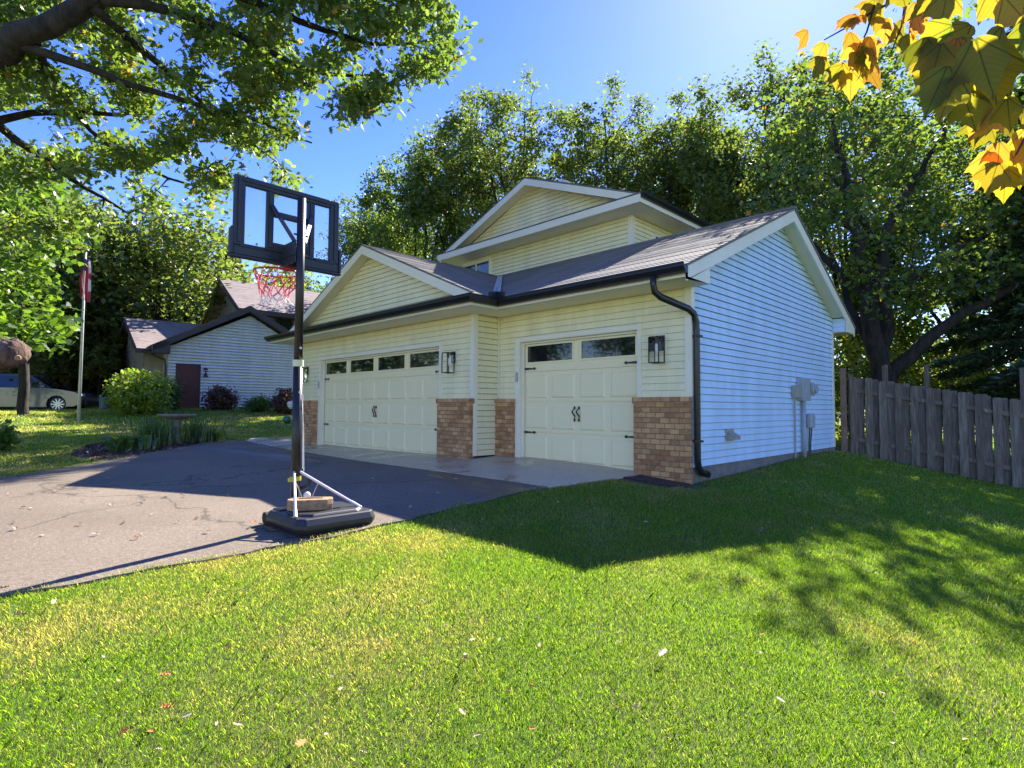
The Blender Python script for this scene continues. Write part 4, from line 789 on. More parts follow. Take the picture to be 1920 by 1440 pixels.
# near maple twig, upper right
MLEAF = np.array([(0,0,0),(-.03,.10,.0),(.02,.22,.0),(.10,.31,.01),(.20,.33,0),(.31,.40,-.02),(.44,.44,-.04),(.60,.47,-.08),(.56,.36,-.03),(.60,.27,.0),(.66,.22,.01),(.74,.20,0),(.80,.13,-.01),(.90,.06,-.03),(1.02,0,-.08)], float)
MLEAF = np.r_[MLEAF, MLEAF[1:-1][::-1]*[1,-1,1]]
def nearmaple_mat(nm, c1, c2, tr):
    m = leafmat(nm, [(0,c1),(1,c2)], tr, .62, .015); t = m.node_tree; uv = t.nodes.new('ShaderNodeTexCoord'); nz = t.nodes.new('ShaderNodeTexNoise'); nz.inputs['Scale'].default_value = 22; nz.inputs['Detail'].default_value = 4
    t.links.new(uv.outputs['Object'], nz.inputs['Vector']); r = [n for n in t.nodes if n.type == 'VALTORGB'][0]; g = [n for n in t.nodes if n.type == 'NEW_GEOMETRY'][0]
    a = t.nodes.new('ShaderNodeMath'); a.operation = 'MULTIPLY_ADD'; t.links.new(nz.outputs[0], a.inputs[0]); a.inputs[1].default_value = 1.4; s = t.nodes.new('ShaderNodeMath'); s.operation = 'SUBTRACT'; t.links.new(g.outputs['Random Per Island'], s.inputs[0]); s.inputs[1].default_value = .7; t.links.new(s.outputs[0], a.inputs[2]); t.links.new(a.outputs[0], r.inputs[0])
    def M_(op, x, y=None):
        q = t.nodes.new('ShaderNodeMath'); q.operation = op
        for k_, v_ in ((0, x), (1, y)):
            if v_ is None: continue
            if hasattr(v_, 'is_linked'): t.links.new(v_, q.inputs[k_])
            else: q.inputs[k_].default_value = v_
        return q.outputs[0]
    sx = t.nodes.new('ShaderNodeSeparateXYZ'); t.links.new(uv.outputs['UV'], sx.inputs[0]); x_, y_ = sx.outputs[0], sx.outputs[1]
    an = M_('DIVIDE', M_('ARCTAN2', y_, M_('ADD', x_, .04)), .74); ln_ = M_('MULTIPLY', M_('ABSOLUTE', M_('SUBTRACT', M_('FRACT', M_('ADD', an, .5)), .5)), M_('SQRT', M_('ADD', M_('MULTIPLY', x_, x_), M_('MULTIPLY', y_, y_))))
    an2 = M_('ABSOLUTE', M_('SUBTRACT', M_('FRACT', M_('ADD', M_('MULTIPLY', x_, 9.), M_('MULTIPLY', M_('ABSOLUTE', y_), -7.))), .5))
    vein = M_('MAXIMUM', M_('LESS_THAN', ln_, .016), M_('MULTIPLY', M_('LESS_THAN', an2, .05), .5))
    for bs_ in [n for n in t.nodes if n.type in ('BSDF_DIFFUSE','BSDF_TRANSLUCENT')]:
        src = bs_.inputs[0].links[0].from_socket; mm = t.nodes.new('ShaderNodeMix'); mm.data_type = 'RGBA'; mm.blend_type = 'MULTIPLY'; t.links.new(vein, mm.inputs[0]); t.links.new(src, mm.inputs[6]); mm.inputs[7].default_value = (.45,.42,.4,1); t.links.new(mm.outputs[2], bs_.inputs[0])
    return m
MT['mapleA'] = nearmaple_mat('autumn_leaf_gold', (.14,.16,.02), (.38,.13,.025), (.60,.33,.04)); MT['mapleB'] = nearmaple_mat('autumn_leaf_olive', (.07,.095,.008), (.19,.11,.01), (.50,.46,.03))
mt_ = thing('maple_branch', 'near maple branch with orange and green autumn leaves hanging in at upper right', 'branch', tuple(at(2150,-60,1.9)))
mo = np.array(mt_.location); rng = np.random.default_rng(5)
tw = [[(2150,-60,1.9),(1950,-30,1.9),(1800,-30,1.95),(1700,-10,2.0),(1640,20,2.0),(1590,50,2.05),(1545,75,2.1)], [(1640,10,2.0),(1625,60,2.0),(1600,110,2.02)], [(1700,-10,2),(1690,50,2.0),(1670,100,2.0)],
 [(2150,-60,1.9),(2000,20,1.4),(1900,60,1.25),(1820,90,1.2),(1750,120,1.2)], [(1900,60,1.25),(1870,130,1.2),(1840,190,1.2)], [(2000,20,1.4),(1980,120,1.35),(1930,190,1.3),(1880,240,1.3)], [(1980,120,1.35),(1950,200,1.3),(1905,290,1.3)]]
tubes('twig', [(np.array([at(*p) for p in P])-mo, np.linspace(.008 if i in (0,3) else .004,.002,len(P))) for i, P in enumerate(tw)], MT['bark'], mt_, 6)
def hang(ls, mname, seed):
    rng = np.random.default_rng(seed); C = []; D_ = []
    V = []
    for (u, v, d, s, ang) in ls:
        p = at(u, v, d)-mo; ax = RT*math.sin(math.radians(ang))-UP*math.cos(math.radians(ang))+FW*rng.uniform(-.35,.35); ax /= np.linalg.norm(ax)
        tilt = rng.uniform(-.9,.9); nn = -FW*math.cos(tilt)+np.cross(ax, FW)*math.sin(tilt)+np.array([0,0,.3]); nn -= ax*(nn@ax); nn /= np.linalg.norm(nn); bb = np.cross(nn, ax); cu = rng.uniform(.2,.9)
        for x, y, z in MLEAF: V.append(p+s*(ax*x+bb*y*.95+nn*(z*2*cu-abs(y)*.35*cu+.12*x*(1-x))))
    k = len(MLEAF); return npmesh('leaf_cluster', np.array(V), np.arange(len(V)).reshape(-1, k), MT[mname], mt_, uv=np.tile(MLEAF[:,:2], (len(V)//k,1)))
for i, ls in enumerate([
 [(1530,70,2.1,.11,-25),(1550,95,2.1,.10,-10),(1575,60,2.05,.12,10),(1590,105,2.0,.12,-15),(1605,125,2.0,.13,0),(1560,110,2.0,.10,-35),(1625,55,2.0,.11,20),(1640,80,2.0,.12,5),(1655,95,2.0,.11,15),(1660,55,2.0,.10,30),(1600,30,2.0,.10,-40),(1620,15,2.0,.10,-20),(1585,80,2.05,.11,30),(1640,30,2.0,.10,50)],
 [(1680,20,2.0,.13,10),(1700,60,1.9,.11,25),(1725,0,1.9,.12,0),(1750,-20,1.6,.13,-20),(1655,0,2.0,.12,-25),(1690,-15,1.9,.15,0),(1730,30,1.9,.12,40),(1800,-30,1.5,.13,0),(1860,-20,1.4,.14,20)],
 [(1760,45,1.22,.14,-30),(1790,60,1.2,.16,-50),(1740,100,1.2,.14,-25),(1730,135,1.2,.10,-30),(1800,110,1.15,.16,-10),(1850,50,1.1,.20,10),(1870,110,1.1,.19,20),(1830,150,1.12,.14,0),(1900,10,1.2,.14,30),(1905,60,1.2,.12,-10),(1820,20,1.25,.16,-60),(1880,170,1.15,.12,35),(1790,150,1.2,.09,-20)],
 [(1885,185,1.3,.13,-35),(1870,240,1.3,.13,-20),(1850,268,1.28,.10,-15),(1905,215,1.3,.12,0),(1915,260,1.3,.12,10),(1895,190,1.3,.10,-60),(1925,230,1.3,.12,30),(1850,290,1.28,.12,-15),(1905,300,1.25,.12,5)]]):
    rj = random.Random(i); ls = [(u+rj.uniform(-24,24)*(1.6 if i == 2 else 1), v+rj.uniform(-20,20)*(1.5 if i == 2 else 1), d+rj.uniform(-.05,.08), s_*rj.uniform(.72,.95)*(.70 if i == 2 else .95), a_+rj.uniform(-15,15)) for u, v, d, s_, a_ in ls+ls[::1 if i in (0,2) else 2]]
    hang(ls[::2] if i != 2 else ls[:3], 'mapleA', 200+i); hang(ls[1::2] if i != 2 else ls[3:], 'mapleB', 300+i)
# trees across the street, mirrored in the garage windows
for i, (x, y) in enumerate([(-24,-22),(-33,-18),(-20,-29),(-43,-21),(-30,-29),(-12,-27)]):
    if i == 0: rt = forest_tree('street_tree', 'oak across the street, seen as a reflection in the garage windows', 700, 200, 150, 20, 140, m='oak', group='oaks across the street mirrored in the garage windows', crown_v=.2, nclump=150, lsize=.2, sig=.5)
    else: rt = copy_tree(rt)
    rt.location = (x, y, h1(x, y)-.1); rt.rotation_euler = (0,0,i*1.3)
# distant wood closing the horizon
rng = np.random.default_rng(300); n = 520; a = rng.uniform(math.radians(-35), math.radians(125), n)+math.radians(0); ang = math.pi/2+_y+rng.uniform(-1.5,1.5,n); rr_ = rng.uniform(48,80,n)
C = np.stack([CAM[0]+np.cos(ang)*rr_, CAM[1]+np.sin(ang)*rr_, np.zeros(n)], 1); C[:,2] = H(C[:,0], C[:,1])+rng.uniform(0,1,n)**1.2*10
leaves('distant_wood', clump_leaves(C, 75, 1.5, rng, .8), .6, MT['oakfar'], None, rng); tag(COL.objects[-1], 'far off wood closing the view behind houses and fence', 'wood', kind='stuff')

# ---------------------------------------------------------------- grass
def grass():
    rng = np.random.default_rng(77); Vs = []; 
    fa = math.pi/2+_y
    for r0, r1, dens, wd, ht, half in ((.3,.9,15000,.0022,.022,105),(.9,3.0,34000,.0018,.022,75),(3.0,5,22000,.0023,.024,72),(5,8,9500,.0038,.028,60),(8,13,3400,.007,.034,60),(13,20,1100,.013,.042,58),(20,34,420,.021,.048,50)):
        area = math.radians(2*half)/2*(r1*r1-r0*r0); n = int(area*dens); r = np.sqrt(rng.uniform(r0*r0, r1*r1, n)); a = fa+rng.uniform(-1,1,n)*math.radians(half)
        x = CAM[0]+r*np.cos(a); y = CAM[1]+r*np.sin(a)
        cl = np.array([mnoise.noise(Vector((p*6, q*6, 0))) for p, q in zip(x[::1], y[::1])]) if n < 260000 else np.zeros(n)
        jx = x+rng.normal(size=n)*.035+.03*np.sin(y*5)+.02*np.sin(y*13+1); jy = y+rng.normal(size=n)*.035; k = ~inpoly(jx, jy, DRIVE) & ~inpoly(jx, jy, APRON) & ~inpoly(jx, jy, BED) & ~((x > XB-.05) & (x < .03) & (y > -.75) & (y < 10.6)) & (rng.uniform(size=n) < .85+.3*cl)
        k &= ~((x > -.9) & (x < .25) & (y > -.42) & (y < .1)); x = x[k]; y = y[k]; cl = cl[k]; n = len(x); z = H(x, y)-.004+.02*inpoly(x, y, DRIVE)
        h = ht*rng.uniform(.55,1.25,n)*(1+.35*cl)*(1+(rng.uniform(size=n) < .03)*rng.uniform(.4,1.2,n)); yaw = rng.uniform(0,2*math.pi,n); lean = rng.uniform(.15,1.15,n); dx = np.cos(yaw); dy = np.sin(yaw); w2 = wd*rng.uniform(.6,1.2,n)/2; fy = yaw+math.pi/2+rng.normal(size=n)*.5; sx = np.cos(fy)*w2; sy = np.sin(fy)*w2
        P = lambda t, s, l: np.stack([x+dx*h*lean*l+sx*s, y+dy*h*lean*l+sy*s, z+h*t], 1)
        Vs.append(np.stack([P(0,-1,0),P(0,1,0),P(.62,.75,.28),P(.62,-.75,.28)], 1)); top = P(1,0,.8); m = P(.62,.75,.28); m2 = P(.62,-.75,.28); Vs.append(np.stack([m2, m, top, top+.0005], 1))
        Vs[-2] = np.concatenate([Vs[-2], Vs[-1][:,2:3]], 1); Vs.pop()
    V = np.concatenate(Vs); V = V[:,[0,1,2,4,3]]; n = len(V); o = npmesh('grass', V.reshape(-1,3), np.arange(n*5).reshape(n,5), MT['grass']); tag(o, 'short green lawn with dry straw patches beside the driveway', 'grass', kind='stuff'); return n
print('blades', grass())
# ---------------------------------------------------------------- fence
fence = thing('fence', 'weathered grey board on board wooden fence running right from the house corner', 'fence', (0,0,0))
fa_ = np.array([.12,7.28]); fd = np.array([.954,.300]); fn = np.array([.300,-.954])
def fp(s, o=0): return fa_+fd*s+fn*o
bd = MB(); rl = MB(); rngf = random.Random(4); nb_ = 36
for i in range(nb_):
    for side, off in ((0,.035),(1,-.045)):
        s = i*.28+.07+(.14 if side else 0)+rngf.uniform(-.008,.008); c = fp(s, off); zg_ = h1(*c); sec = int(s/2.4); zt = h1(*fp(sec*2.4+1.2))+1.80-(s-sec*2.4-1.2)*.19+rngf.uniform(-.02,.02); hw = .072; l = rngf.uniform(-.006,.006)
        d3 = np.array([*fd,0]); n3 = np.array([*fn,0]); q = lambda a, z: (*(c+fd*(a+l*z)),z)
        bd.prism([q(-hw,zg_+.04),q(hw,zg_+.04),q(hw,zt-.03),q(hw-.02,zt),q(-hw+.02,zt),q(-hw,zt-.03)], n3*.018)
for i in range(5):
    s0, s1 = i*2.4, i*2.4+2.4; a, c = fp(s0,-.01), fp(s1,-.01); za, zc = h1(*a), h1(*c); zm = h1(*fp(s0+1.2))
    for hh in (.35, 1.45): p0 = np.array([*a, zm+hh+.22]); p1 = np.array([*c, zm+hh-.22]); rl.prism([p0,p1,p1+[0,0,.085],p0+[0,0,.085]], (fn[0]*.04,fn[1]*.04,0))
bd.build('picket_boards', MT['fence'], fence); rl.build('rails', MT['fence'], fence)
for i in range(5):
    c = fp(i*2.4+.02,-.10); z = h1(*c); p = MB(); p.obox((*c,z+.85),(*fd,0),(*fn,0),(0,0,1),.045,.045,1.0); p.build('fence_post', MT['fence'], fence, bevel=.006)
c = fp(-.13,.02); z = h1(*c); p = MB(); p.obox((*c,z+.95),(*fd,0),(*fn,0),(0,0,1),.06,.05,1.0); p.build('gate_post', MT['redwood'], fence, bevel=.01)
for i, (u, top, d, lab) in enumerate([(1659,684,13.2,'pale topped wooden post behind the fence in front of the forked trunk'),(1737,684,14.0,'thin wooden post behind the fence, right of the forked trunk'),(1917,690,12.6,'wooden post behind the fence at the right edge of the photo')]):
    q = at(u, top, d); z = h1(q[0], q[1]); p = MB(); p.box(-.05,.05,-.05,.05,-.1,q[2]-z-.02); p.prism([(-.05,-.05,q[2]-z-.02),(.05,-.05,q[2]-z-.02),(.04,-.05,q[2]-z)], (0,.1,0)); tag(p.build('wooden_post', MT['fence']), lab, 'post', 'tall posts behind the fence').location = (q[0], q[1], z)

# ---------------------------------------------------------------- basketball hoop
px_, py_ = -1.62, -4.83; zg0 = h1(px_, py_)+.02
hoop = thing('basketball_hoop', 'portable basketball hoop with black frame backboard, black pole and weighted base', 'basketball hoop', (px_, py_, zg0))
HL = lambda *p: np.array([p[0]-px_, p[1]-py_, p[2]-zg0])
BL, TL, BR, TR = at(437,478,5.43), at(437,327,5.43), at(647,508,6.1), at(643,372,6.1)
bx0 = -1.97; y0, y1 = (BL[1]+TL[1])/2, (BR[1]+TR[1])/2; z0, z1 = (BL[2]+BR[2])/2-zg0, (TL[2]+TR[2])/2-zg0; y0 -= py_; y1 -= py_; bxl = bx0-px_; W_ = y1-y0; Hh = z1-z0
top_ = at(552,366,5.47)
pole = MB(); ptop = np.array([.0,.0,top_[2]-zg0]); pole.tube([(0,0,.12),(0,0,1.55)],.0445,20); pole.tube([(0,0,1.53),ptop],.040,20); pl = pole.build('pole', MT['poledark'], hoop, smooth=False)
for p in pl.data.polygons: p.use_smooth = len(p.vertices) == 4
m = MB(); m.tube([(0,0,1.52),(0,0,1.585)],.052,20); m.build('strap', MT['creamtape'], hoop)
m = MB(); m.tube([(0,0,.415),(0,0,.455)],.050,16); m.obox((.03,-.05,.43),(1,0,0),(0,1,0),(0,0,1),.012,.035,.02); m.build('yellow_tape', MT['tape'], hoop)
fr = MB(); X0, X1 = bxl-.02, bxl+.03
def fb(a, b, c, d, x0=X0, x1=X1): fr.box(x0, x1, y0+a*W_, y0+b*W_, z0+c*Hh, z0+d*Hh)
fb(.0,.095,.12,1); fb(.905,1,.12,1); fb(.095,.905,.89,1); fb(-.0,1,.0,.12); fb(.285,.35,.12,.89); fb(.675,.745,.12,.89); fb(.35,.675,.12,.24); fb(.095,.285,.12,.15); fb(.745,.905,.12,.15); fb(.35,.675,.58,.655)
fb(-.028,.0,-.0,.33,X0-.01,X1+.012); fb(1.0,1.028,-.0,.33,X0-.01,X1+.012); fb(-.028,1.028,-.035,.0,X0-.01,X1+.012)
frm = fr.build('backboard_frame', MT['blackplastic'], hoop, bevel=.008)
rb = MB()                                                      # raised ribs on the back of the frame
for a, b, c, d in ((.03,.055,.16,.96),(.945,.97,.16,.96),(.06,.94,.935,.96),(.05,.27,.105,.12),(.76,.95,.105,.12),(.30,.335,.16,.87),(.695,.725,.16,.87)): rb.box(X1,X1+.012,y0+a*W_,y0+b*W_,z0+c*Hh,z0+d*Hh)
rb.build('frame_ribs', MT['blackplastic'], frm)
ac = MB(); ac.box(X0-.004,X0-.0005,y0+.02*W_,y1-.02*W_,z0+.03*Hh,z1-.02*Hh); ac.build('backboard_panel', MT['acrylic'], hoop)
for f, zz in ((.318,.72),(.71,.70)):
    m = MB(); e = np.array([X1+.015,y0+f*W_,z0+zz*Hh]); a = np.array([-.03,(.05 if f > .5 else -.05),z0+.20*Hh]); m.obox((a+e)/2,(e-a)/np.linalg.norm(e-a),np.cross((e-a)/np.linalg.norm(e-a),(1,0,0)),(1,0,0),np.linalg.norm(e-a)/2,.022,.010); m.tube([e+[.02,0,0],e-[.02,0,0]],.012,8); m.build('brace', MT['blackplastic'], hoop)
m = MB()
for s in (-1,1):
    m.obox((bxl/2+.03,s*.052,z0+.12*Hh),(1,0,0),(0,1,0),(0,0,1),abs(bxl)/2-.03,.006,.07); m.obox((bxl/2+.03,s*.052,z0-.02),(1,0,0),(0,1,0),(0,0,1),abs(bxl)/2-.03,.006,.035)
for z in (.02,.12,.22): m.tube([(.0,-.07,z0+z),(.0,.07,z0+z)],.010,8)
m.build('bracket', MT['blackplastic'], hoop)
rc = np.array([bxl-.15-.2286, (y0+y1)/2+.04, z0-.015]); th = np.linspace(0,2*math.pi,33); m = MB(); m.tube([rc+[.2286*math.cos(t),.2286*math.sin(t),0] for t in th],.009,8,cap=False); m.box(rc[0]+.2286,bxl-.02,rc[1]-.07,rc[1]+.07,rc[2]-.02,rc[2]+.01); m.build('rim', MT['rim'], hoop, smooth=False)
m = MB(); K = 12; prof = [(.226,0),(.205,-.09),(.175,-.165),(.155,-.235),(.145,-.29),(.160,-.34)]; rn = random.Random(2); ND = {}
for L_i, (r, z) in enumerate(prof):
    for k in range(K): t = (k+.5*(L_i % 2))*2*math.pi/K; ND[L_i,k] = np.array([r*math.cos(t),r*math.sin(t),z])+np.array([rn.uniform(-1,1) for _ in range(3)])*.022*(L_i > 0)
for i in range(len(prof)-1):
    for k in range(K): m.tube([ND[i,k],ND[i+1,k]],.0052,4); m.tube([ND[i,k],ND[i+1,(k-1) % K if i % 2 == 0 else (k+1) % K]],.0052,4)
nt_ = m.build('net', MT['net'], hoop); nt_.location = rc
bs = MB()                                                      # moulded base tank
def ring(x0,x1,y0_,y1_,z,c): return [(x0+c,y0_,z),(x1-c,y0_,z),(x1,y0_+c,z),(x1,y1_-c,z),(x1-c,y1_,z),(x0+c,y1_,z),(x0,y1_-c,z),(x0,y0_+c,z)]
def stack(mb, rs):
    n = 8; vs = [p for r in rs for p in r]; mb.add(vs, [(i*n+j,i*n+(j+1)%n,(i+1)*n+(j+1)%n,(i+1)*n+j) for i in range(len(rs)-1) for j in range(n)]+[tuple(range(n-1,-1,-1)), tuple((len(rs)-1)*n+j for j in range(n))])
bX0, bX1, bY0, bY1 = -.16, .60, -.24, .56
stack(bs, [ring(bX0+.02,bX1-.03,bY0+.03,bY1-.03,.0,.06), ring(bX0,bX1,bY0,bY1,.05,.07), ring(bX0,bX1,bY0,bY1,.085,.07), ring(bX0+.03,bX1-.03,bY0+.03,bY1-.03,.145,.05)])
base_ = bs.build('base', MT['blackplastic'], hoop, bevel=.012)
m = MB(); stack(m, [ring(.08,.54,-.17,.47,.144,.09), ring(.10,.52,-.15,.45,.170,.09)]); m.build('base_lid', MT['blackplastic'], base_, bevel=.008)
m = MB(); m.box(.36,.40,.20,.26,.168,.178); m.build('fill_cap', MT['black'], base_)
for s in (-.20,.40): m = MB(); m.tube([(-.15,s-.03,.06),(-.15,s+.03,.06)],.06,14); m.build('wheel', MT['tyre'], base_)
m = MB()
for k in range(3): m.box(-.10+k*.06,-.07+k*.06,-.17,-.05,.144,.156)
m.build('base_ridges', MT['blackplastic'], base_)
zt_ = .50
for e in ((.46,-.20,.15),(.44,.46,.155)):
    m = MB(); a = np.array([.03,.03 if e[1] > 0 else -.03,zt_]); m.tube([a,np.array(e)],.0125,10); m.tube([np.array(e),np.array(e)+(a-np.array(e))*.16],.016,10); m.build('strut', MT['alu'], hoop)
m = MB(); m.tube([(-.03,.08,.52),(.0,.06,.9),(.045,.03,1.25)],.005,5); m.tube([(.02,.07,.5),(.04,.05,.9),(.045,.02,1.25)],.004,5); m.tube([(.03,-.03,.44),(.05,.0,.36),(.05,.04,.26),(.05,.05,.16)],.004,5); m.tube([(.15,.16,.40),(.10,.12,.25),(.08,.1,.17)],.003,5); m.build('cord', MT['cord'], hoop)
m = MB(); m.lathe((.06,.09,.27),[(.0,-.035),(.022,-.028),(.034,-.008),(.034,.008),(.022,.028),(0,.035)],14); m.build('cord_weight', MT['cord'], hoop, smooth=True)
m = MB(); m.tube([(.0,.05,.33),(.04,.10,.36),(.04,.12,.44)],.025,8); m.build('latch', MT['black'], hoop)
for z_ in (1.27, 1.70): m = MB(); m.tube([(.040,.0,z_),(.053,.0,z_)],.012,8); m.build('bolt', MT['alu'], hoop)
# tan paving block lying on the base
t = thing('concrete_block', 'tan split face concrete block with a slot, lying on the black hoop base', 'block', (px_+.26, py_+.03, zg0+.172), math.radians(62))
m = MB(); stack(m, [ring(-.20,.20,-.10,.10,0,.05), ring(-.203,.203,-.104,.104,.05,.05), ring(-.20,.20,-.10,.10,.098,.055)]); m.build('block_body', MT['block'], t, bevel=.006)
m = MB(); m.box(-.10,.11,-.022,.018,.097,.1005); m.build('slot', MT['bark'], t)

# ---------------------------------------------------------------- neighbouring house
NZ = math.radians(4); wd_ = np.array([math.sin(NZ), math.cos(NZ), 0]); q_ = np.array([-math.cos(NZ), math.sin(NZ), 0]); N0 = at(353,766,25.7)
def onp(u, v, off=0):
    d = ray(u, v); p0 = N0+q_*off; return CAM+d*((p0-CAM)@q_)/(d@q_)
nA = lambda p: float((p-N0)@wd_)
NP = lambda a, off, z: N0+wd_*a+q_*off+np.array([0,0,z-N0[2]])
nh = thing('house', 'neighbouring house with brown trim, pale siding and dark red side door', 'house', tuple(N0)); 
def nb(mb, name, m, parent=None, **k): mb.v = [tuple(np.array(p)-N0) for p in mb.v]; return mb.build(name, m, parent or nh, **k)
pL, pT, pR = onp(316,650), onp(470,592), onp(600,676); aL, aT, aR = nA(pL), nA(pT), nA(pR); zf = N0[2]-.05
dL, dT, dB = nA(onp(332,683)), nA(onp(374,683)), onp(353,683)[2]
w_ = MB(); nspan = lambda z: [(aL if z < pL[2] else aL+(z-pL[2])/(pT[2]-pL[2])*(aT-aL), aR if z < pR[2] else aT+(pT[2]-z)/(pT[2]-pR[2])*(aR-aT))]
siding(w_, N0, wd_, -q_, zf, pT[2]-.02, lambda z: cut(nspan(z), dL-.05, dT+.05) if z < dB else nspan(z), .14, .05, .06)
w_.prism([NP(aL,.06,zf-.5),NP(aR,.06,zf-.5),NP(aR,.06,pR[2]),NP(aT,.06,pT[2]),NP(aL,.06,pL[2])], q_*.1); w_.prism([NP(aL,.02,zf-.5),NP(aL,.02,pL[2]),NP(aL,9,pL[2]),NP(aL,9,zf-.5)], wd_*.1); w_.prism([NP(aR,.02,zf-.5),NP(aR,.02,pR[2]),NP(aR,9,pR[2]),NP(aR,9,zf-.5)], wd_*-.1)
nb(w_, 'gable_wall', MT['bluegray'])
m = MB(); m.prism([NP(dL,-.01,zf),NP(dT,-.01,zf),NP(dT,-.01,dB),NP(dL,-.01,dB)], q_*.02)
dr_ = nb(m, 'door', MT['reddoor']); m = MB(); wq = dT-dL
for (c, d) in ((.12,.38),(.48,.86)):
    for s in (0, 1): a = dL+wq*(.14+s*.40); m.prism([NP(a,-.02,zf+2.03*c),NP(a+wq*.30,-.02,zf+2.03*c),NP(a+wq*.30,-.02,zf+2.03*d),NP(a,-.02,zf+2.03*d)], q_*.011)
m.prism([NP(dT-.12,-.05,zf+.95),NP(dT-.07,-.05,zf+.95),NP(dT-.07,-.05,zf+1.0),NP(dT-.12,-.05,zf+1.0)], q_*.04); nb(m, 'door_panel', MT['reddoor'], dr_)
m = MB()
for a0, a1 in ((dL-.06,dL),(dT,dT+.06)): m.prism([NP(a0,-.03,zf),NP(a1,-.03,zf),NP(a1,-.03,dB+.06),NP(a0,-.03,dB+.06)], q_*.04)
m.prism([NP(dL,-.03,dB),NP(dT,-.03,dB),NP(dT,-.03,dB+.06),NP(dL,-.03,dB+.06)], q_*.04); nb(m, 'door_frame', MT['brownfascia'], dr_)
m = MB(); e0, e1, e2 = onp(287,645,-.45), onp(470,573,-.45), onp(604,660,-.45); w3 = np.array([0,0,.30]); E0 = nA(e0)
for p, q in ((e0,e1),(e1,e2)): m.prism([p,q,q-w3,p-w3], q_*.03); m.prism([p-w3*.9,q-w3*.9,q-w3*.9+q_*.45,p-w3*.9+q_*.45], (0,0,.02))
m.prism([e0,e0-w3*1.25,NP(aL,-.45,e0[2]-.375),NP(aL,-.45,e0[2]+(aL-E0)*.33)], q_*.46); nb(m, 'fascia', MT['brownfascia'])
r_ = MB()
for p, q in ((e0,e1),(e1,e2)): roof_plane(r_, [p,q,q+q_*9.5,p+q_*9.5], .16)
nr = nb(r_, 'roof', MT['shingle_tan'])
# left wing
g0, g1 = onp(229,594,5.2), onp(400,611,5.2); h0, h1_ = onp(261,658,.6), onp(330,652,.6); zr_ = (g0[2]+g1[2])/2; ze_ = (h0[2]+h1_[2])/2; aw0 = (nA(g0)+nA(h0))/2; aw1 = aT+.5
r_ = MB(); roof_plane(r_, [NP(aw0,.6,ze_),NP(aw1,.6,ze_),NP(aw1,5.2,zr_),NP(aw0,5.2,zr_)], .16); roof_plane(r_, [NP(aw0,9.8,ze_),NP(aw1,9.8,ze_),NP(aw1,5.2,zr_),NP(aw0,5.2,zr_)], .16); nb(r_, 'roof', MT['shingle_tan'])
m = MB(); m.prism([NP(aw0-.03,.6,ze_-.02),NP(aw0-.03,5.2,zr_-.02),NP(aw0-.03,9.8,ze_-.02),NP(aw0-.03,9.8,ze_-.25),NP(aw0-.03,5.2,zr_-.25),NP(aw0-.03,.6,ze_-.25)], wd_*.03); m.prism([NP(aw0,.58,ze_-.02),NP(aL-.7,.58,ze_-.02),NP(aL-.7,.58,ze_-.2),NP(aw0,.58,ze_-.2)], q_*.03); nb(m, 'fascia', MT['brownfascia'])
w_ = MB(); sa = aw0+.35; w2_ = sa+1.6
siding(w_, NP(0,1.1,0), wd_, -q_, zf, ze_-.1, lambda z: [(sa, w2_)], .125); siding(w_, NP(sa,9.3,0), -q_, -wd_, zf, zr_-.2, lambda z: [(0, 8.2)] if z < ze_ else [((z-ze_)/(zr_-ze_)*4.1, 8.2-(z-ze_)/(zr_-ze_)*4.1)], .125); siding(w_, NP(0,4.2,0), wd_, -q_, zf, ze_+.6, lambda z: [(w2_, aL+2)], .125)
w_.prism([NP(w2_,1.1,zf),NP(w2_,4.2,zf),NP(w2_,4.2,ze_),NP(w2_,1.1,ze_)], -wd_*.05); nb(w_, 'wing_wall', MT['beige'])
m = MB(); m.prism([NP(sa+.5,1.07,zf+.5),NP(w2_-.3,1.07,zf+.5),NP(w2_-.3,1.07,zf+1.5),NP(sa+.5,1.07,zf+1.5)], q_*.04); m.prism([NP(w2_+.6,4.15,zf+.2),NP(aL+.5,4.15,zf+.2),NP(aL+.5,4.15,zf+2.0),NP(w2_+.6,4.15,zf+2.0)], q_*.04); nb(m, 'window', MT['glass'])
m = MB(); pd = NP(aL-.12,-.1,zf); m.tube([NP(aL-.8,.1,ze_-.1),NP(aL-.5,.0,ze_-.35),NP(aL-.14,-.06,ze_-.5),NP(aL-.10,-.08,ze_-.8),NP(aL-.10,-.08,zf)], .05, 8); nb(m, 'downspout', MT['brownfascia'])
# upper storey
U0 = onp(448,577,1.6); au = nA(U0); zu = U0[2]; ur_ = onp(415,523,5.6)[2]
r_ = MB(); roof_plane(r_, [NP(au,1.6,zu),NP(au+14,1.6,zu),NP(au+14,5.6,ur_),NP(au,5.6,ur_)], .16); roof_plane(r_, [NP(au,9.6,zu),NP(au+14,9.6,zu),NP(au+14,5.6,ur_),NP(au,5.6,ur_)], .16); nb(r_, 'upper_roof', MT['shingle_tan'])
m = MB(); m.prism([NP(au-.03,1.6,zu-.02),NP(au-.03,5.6,ur_-.02),NP(au-.03,9.6,zu-.02),NP(au-.03,9.6,zu-.28),NP(au-.03,5.6,ur_-.26),NP(au-.03,1.6,zu-.28)], wd_*.03); m.prism([NP(au,1.57,zu),NP(au+14,1.57,zu),NP(au+14,1.57,zu-.24),NP(au,1.57,zu-.24)], q_*.04); m.prism([NP(au,1.6,zu-.24),NP(au+14,1.6,zu-.24),NP(au+14,2.2,zu-.24),NP(au,2.2,zu-.24)], (0,0,.02)); nb(m, 'fascia', MT['brownfascia'])
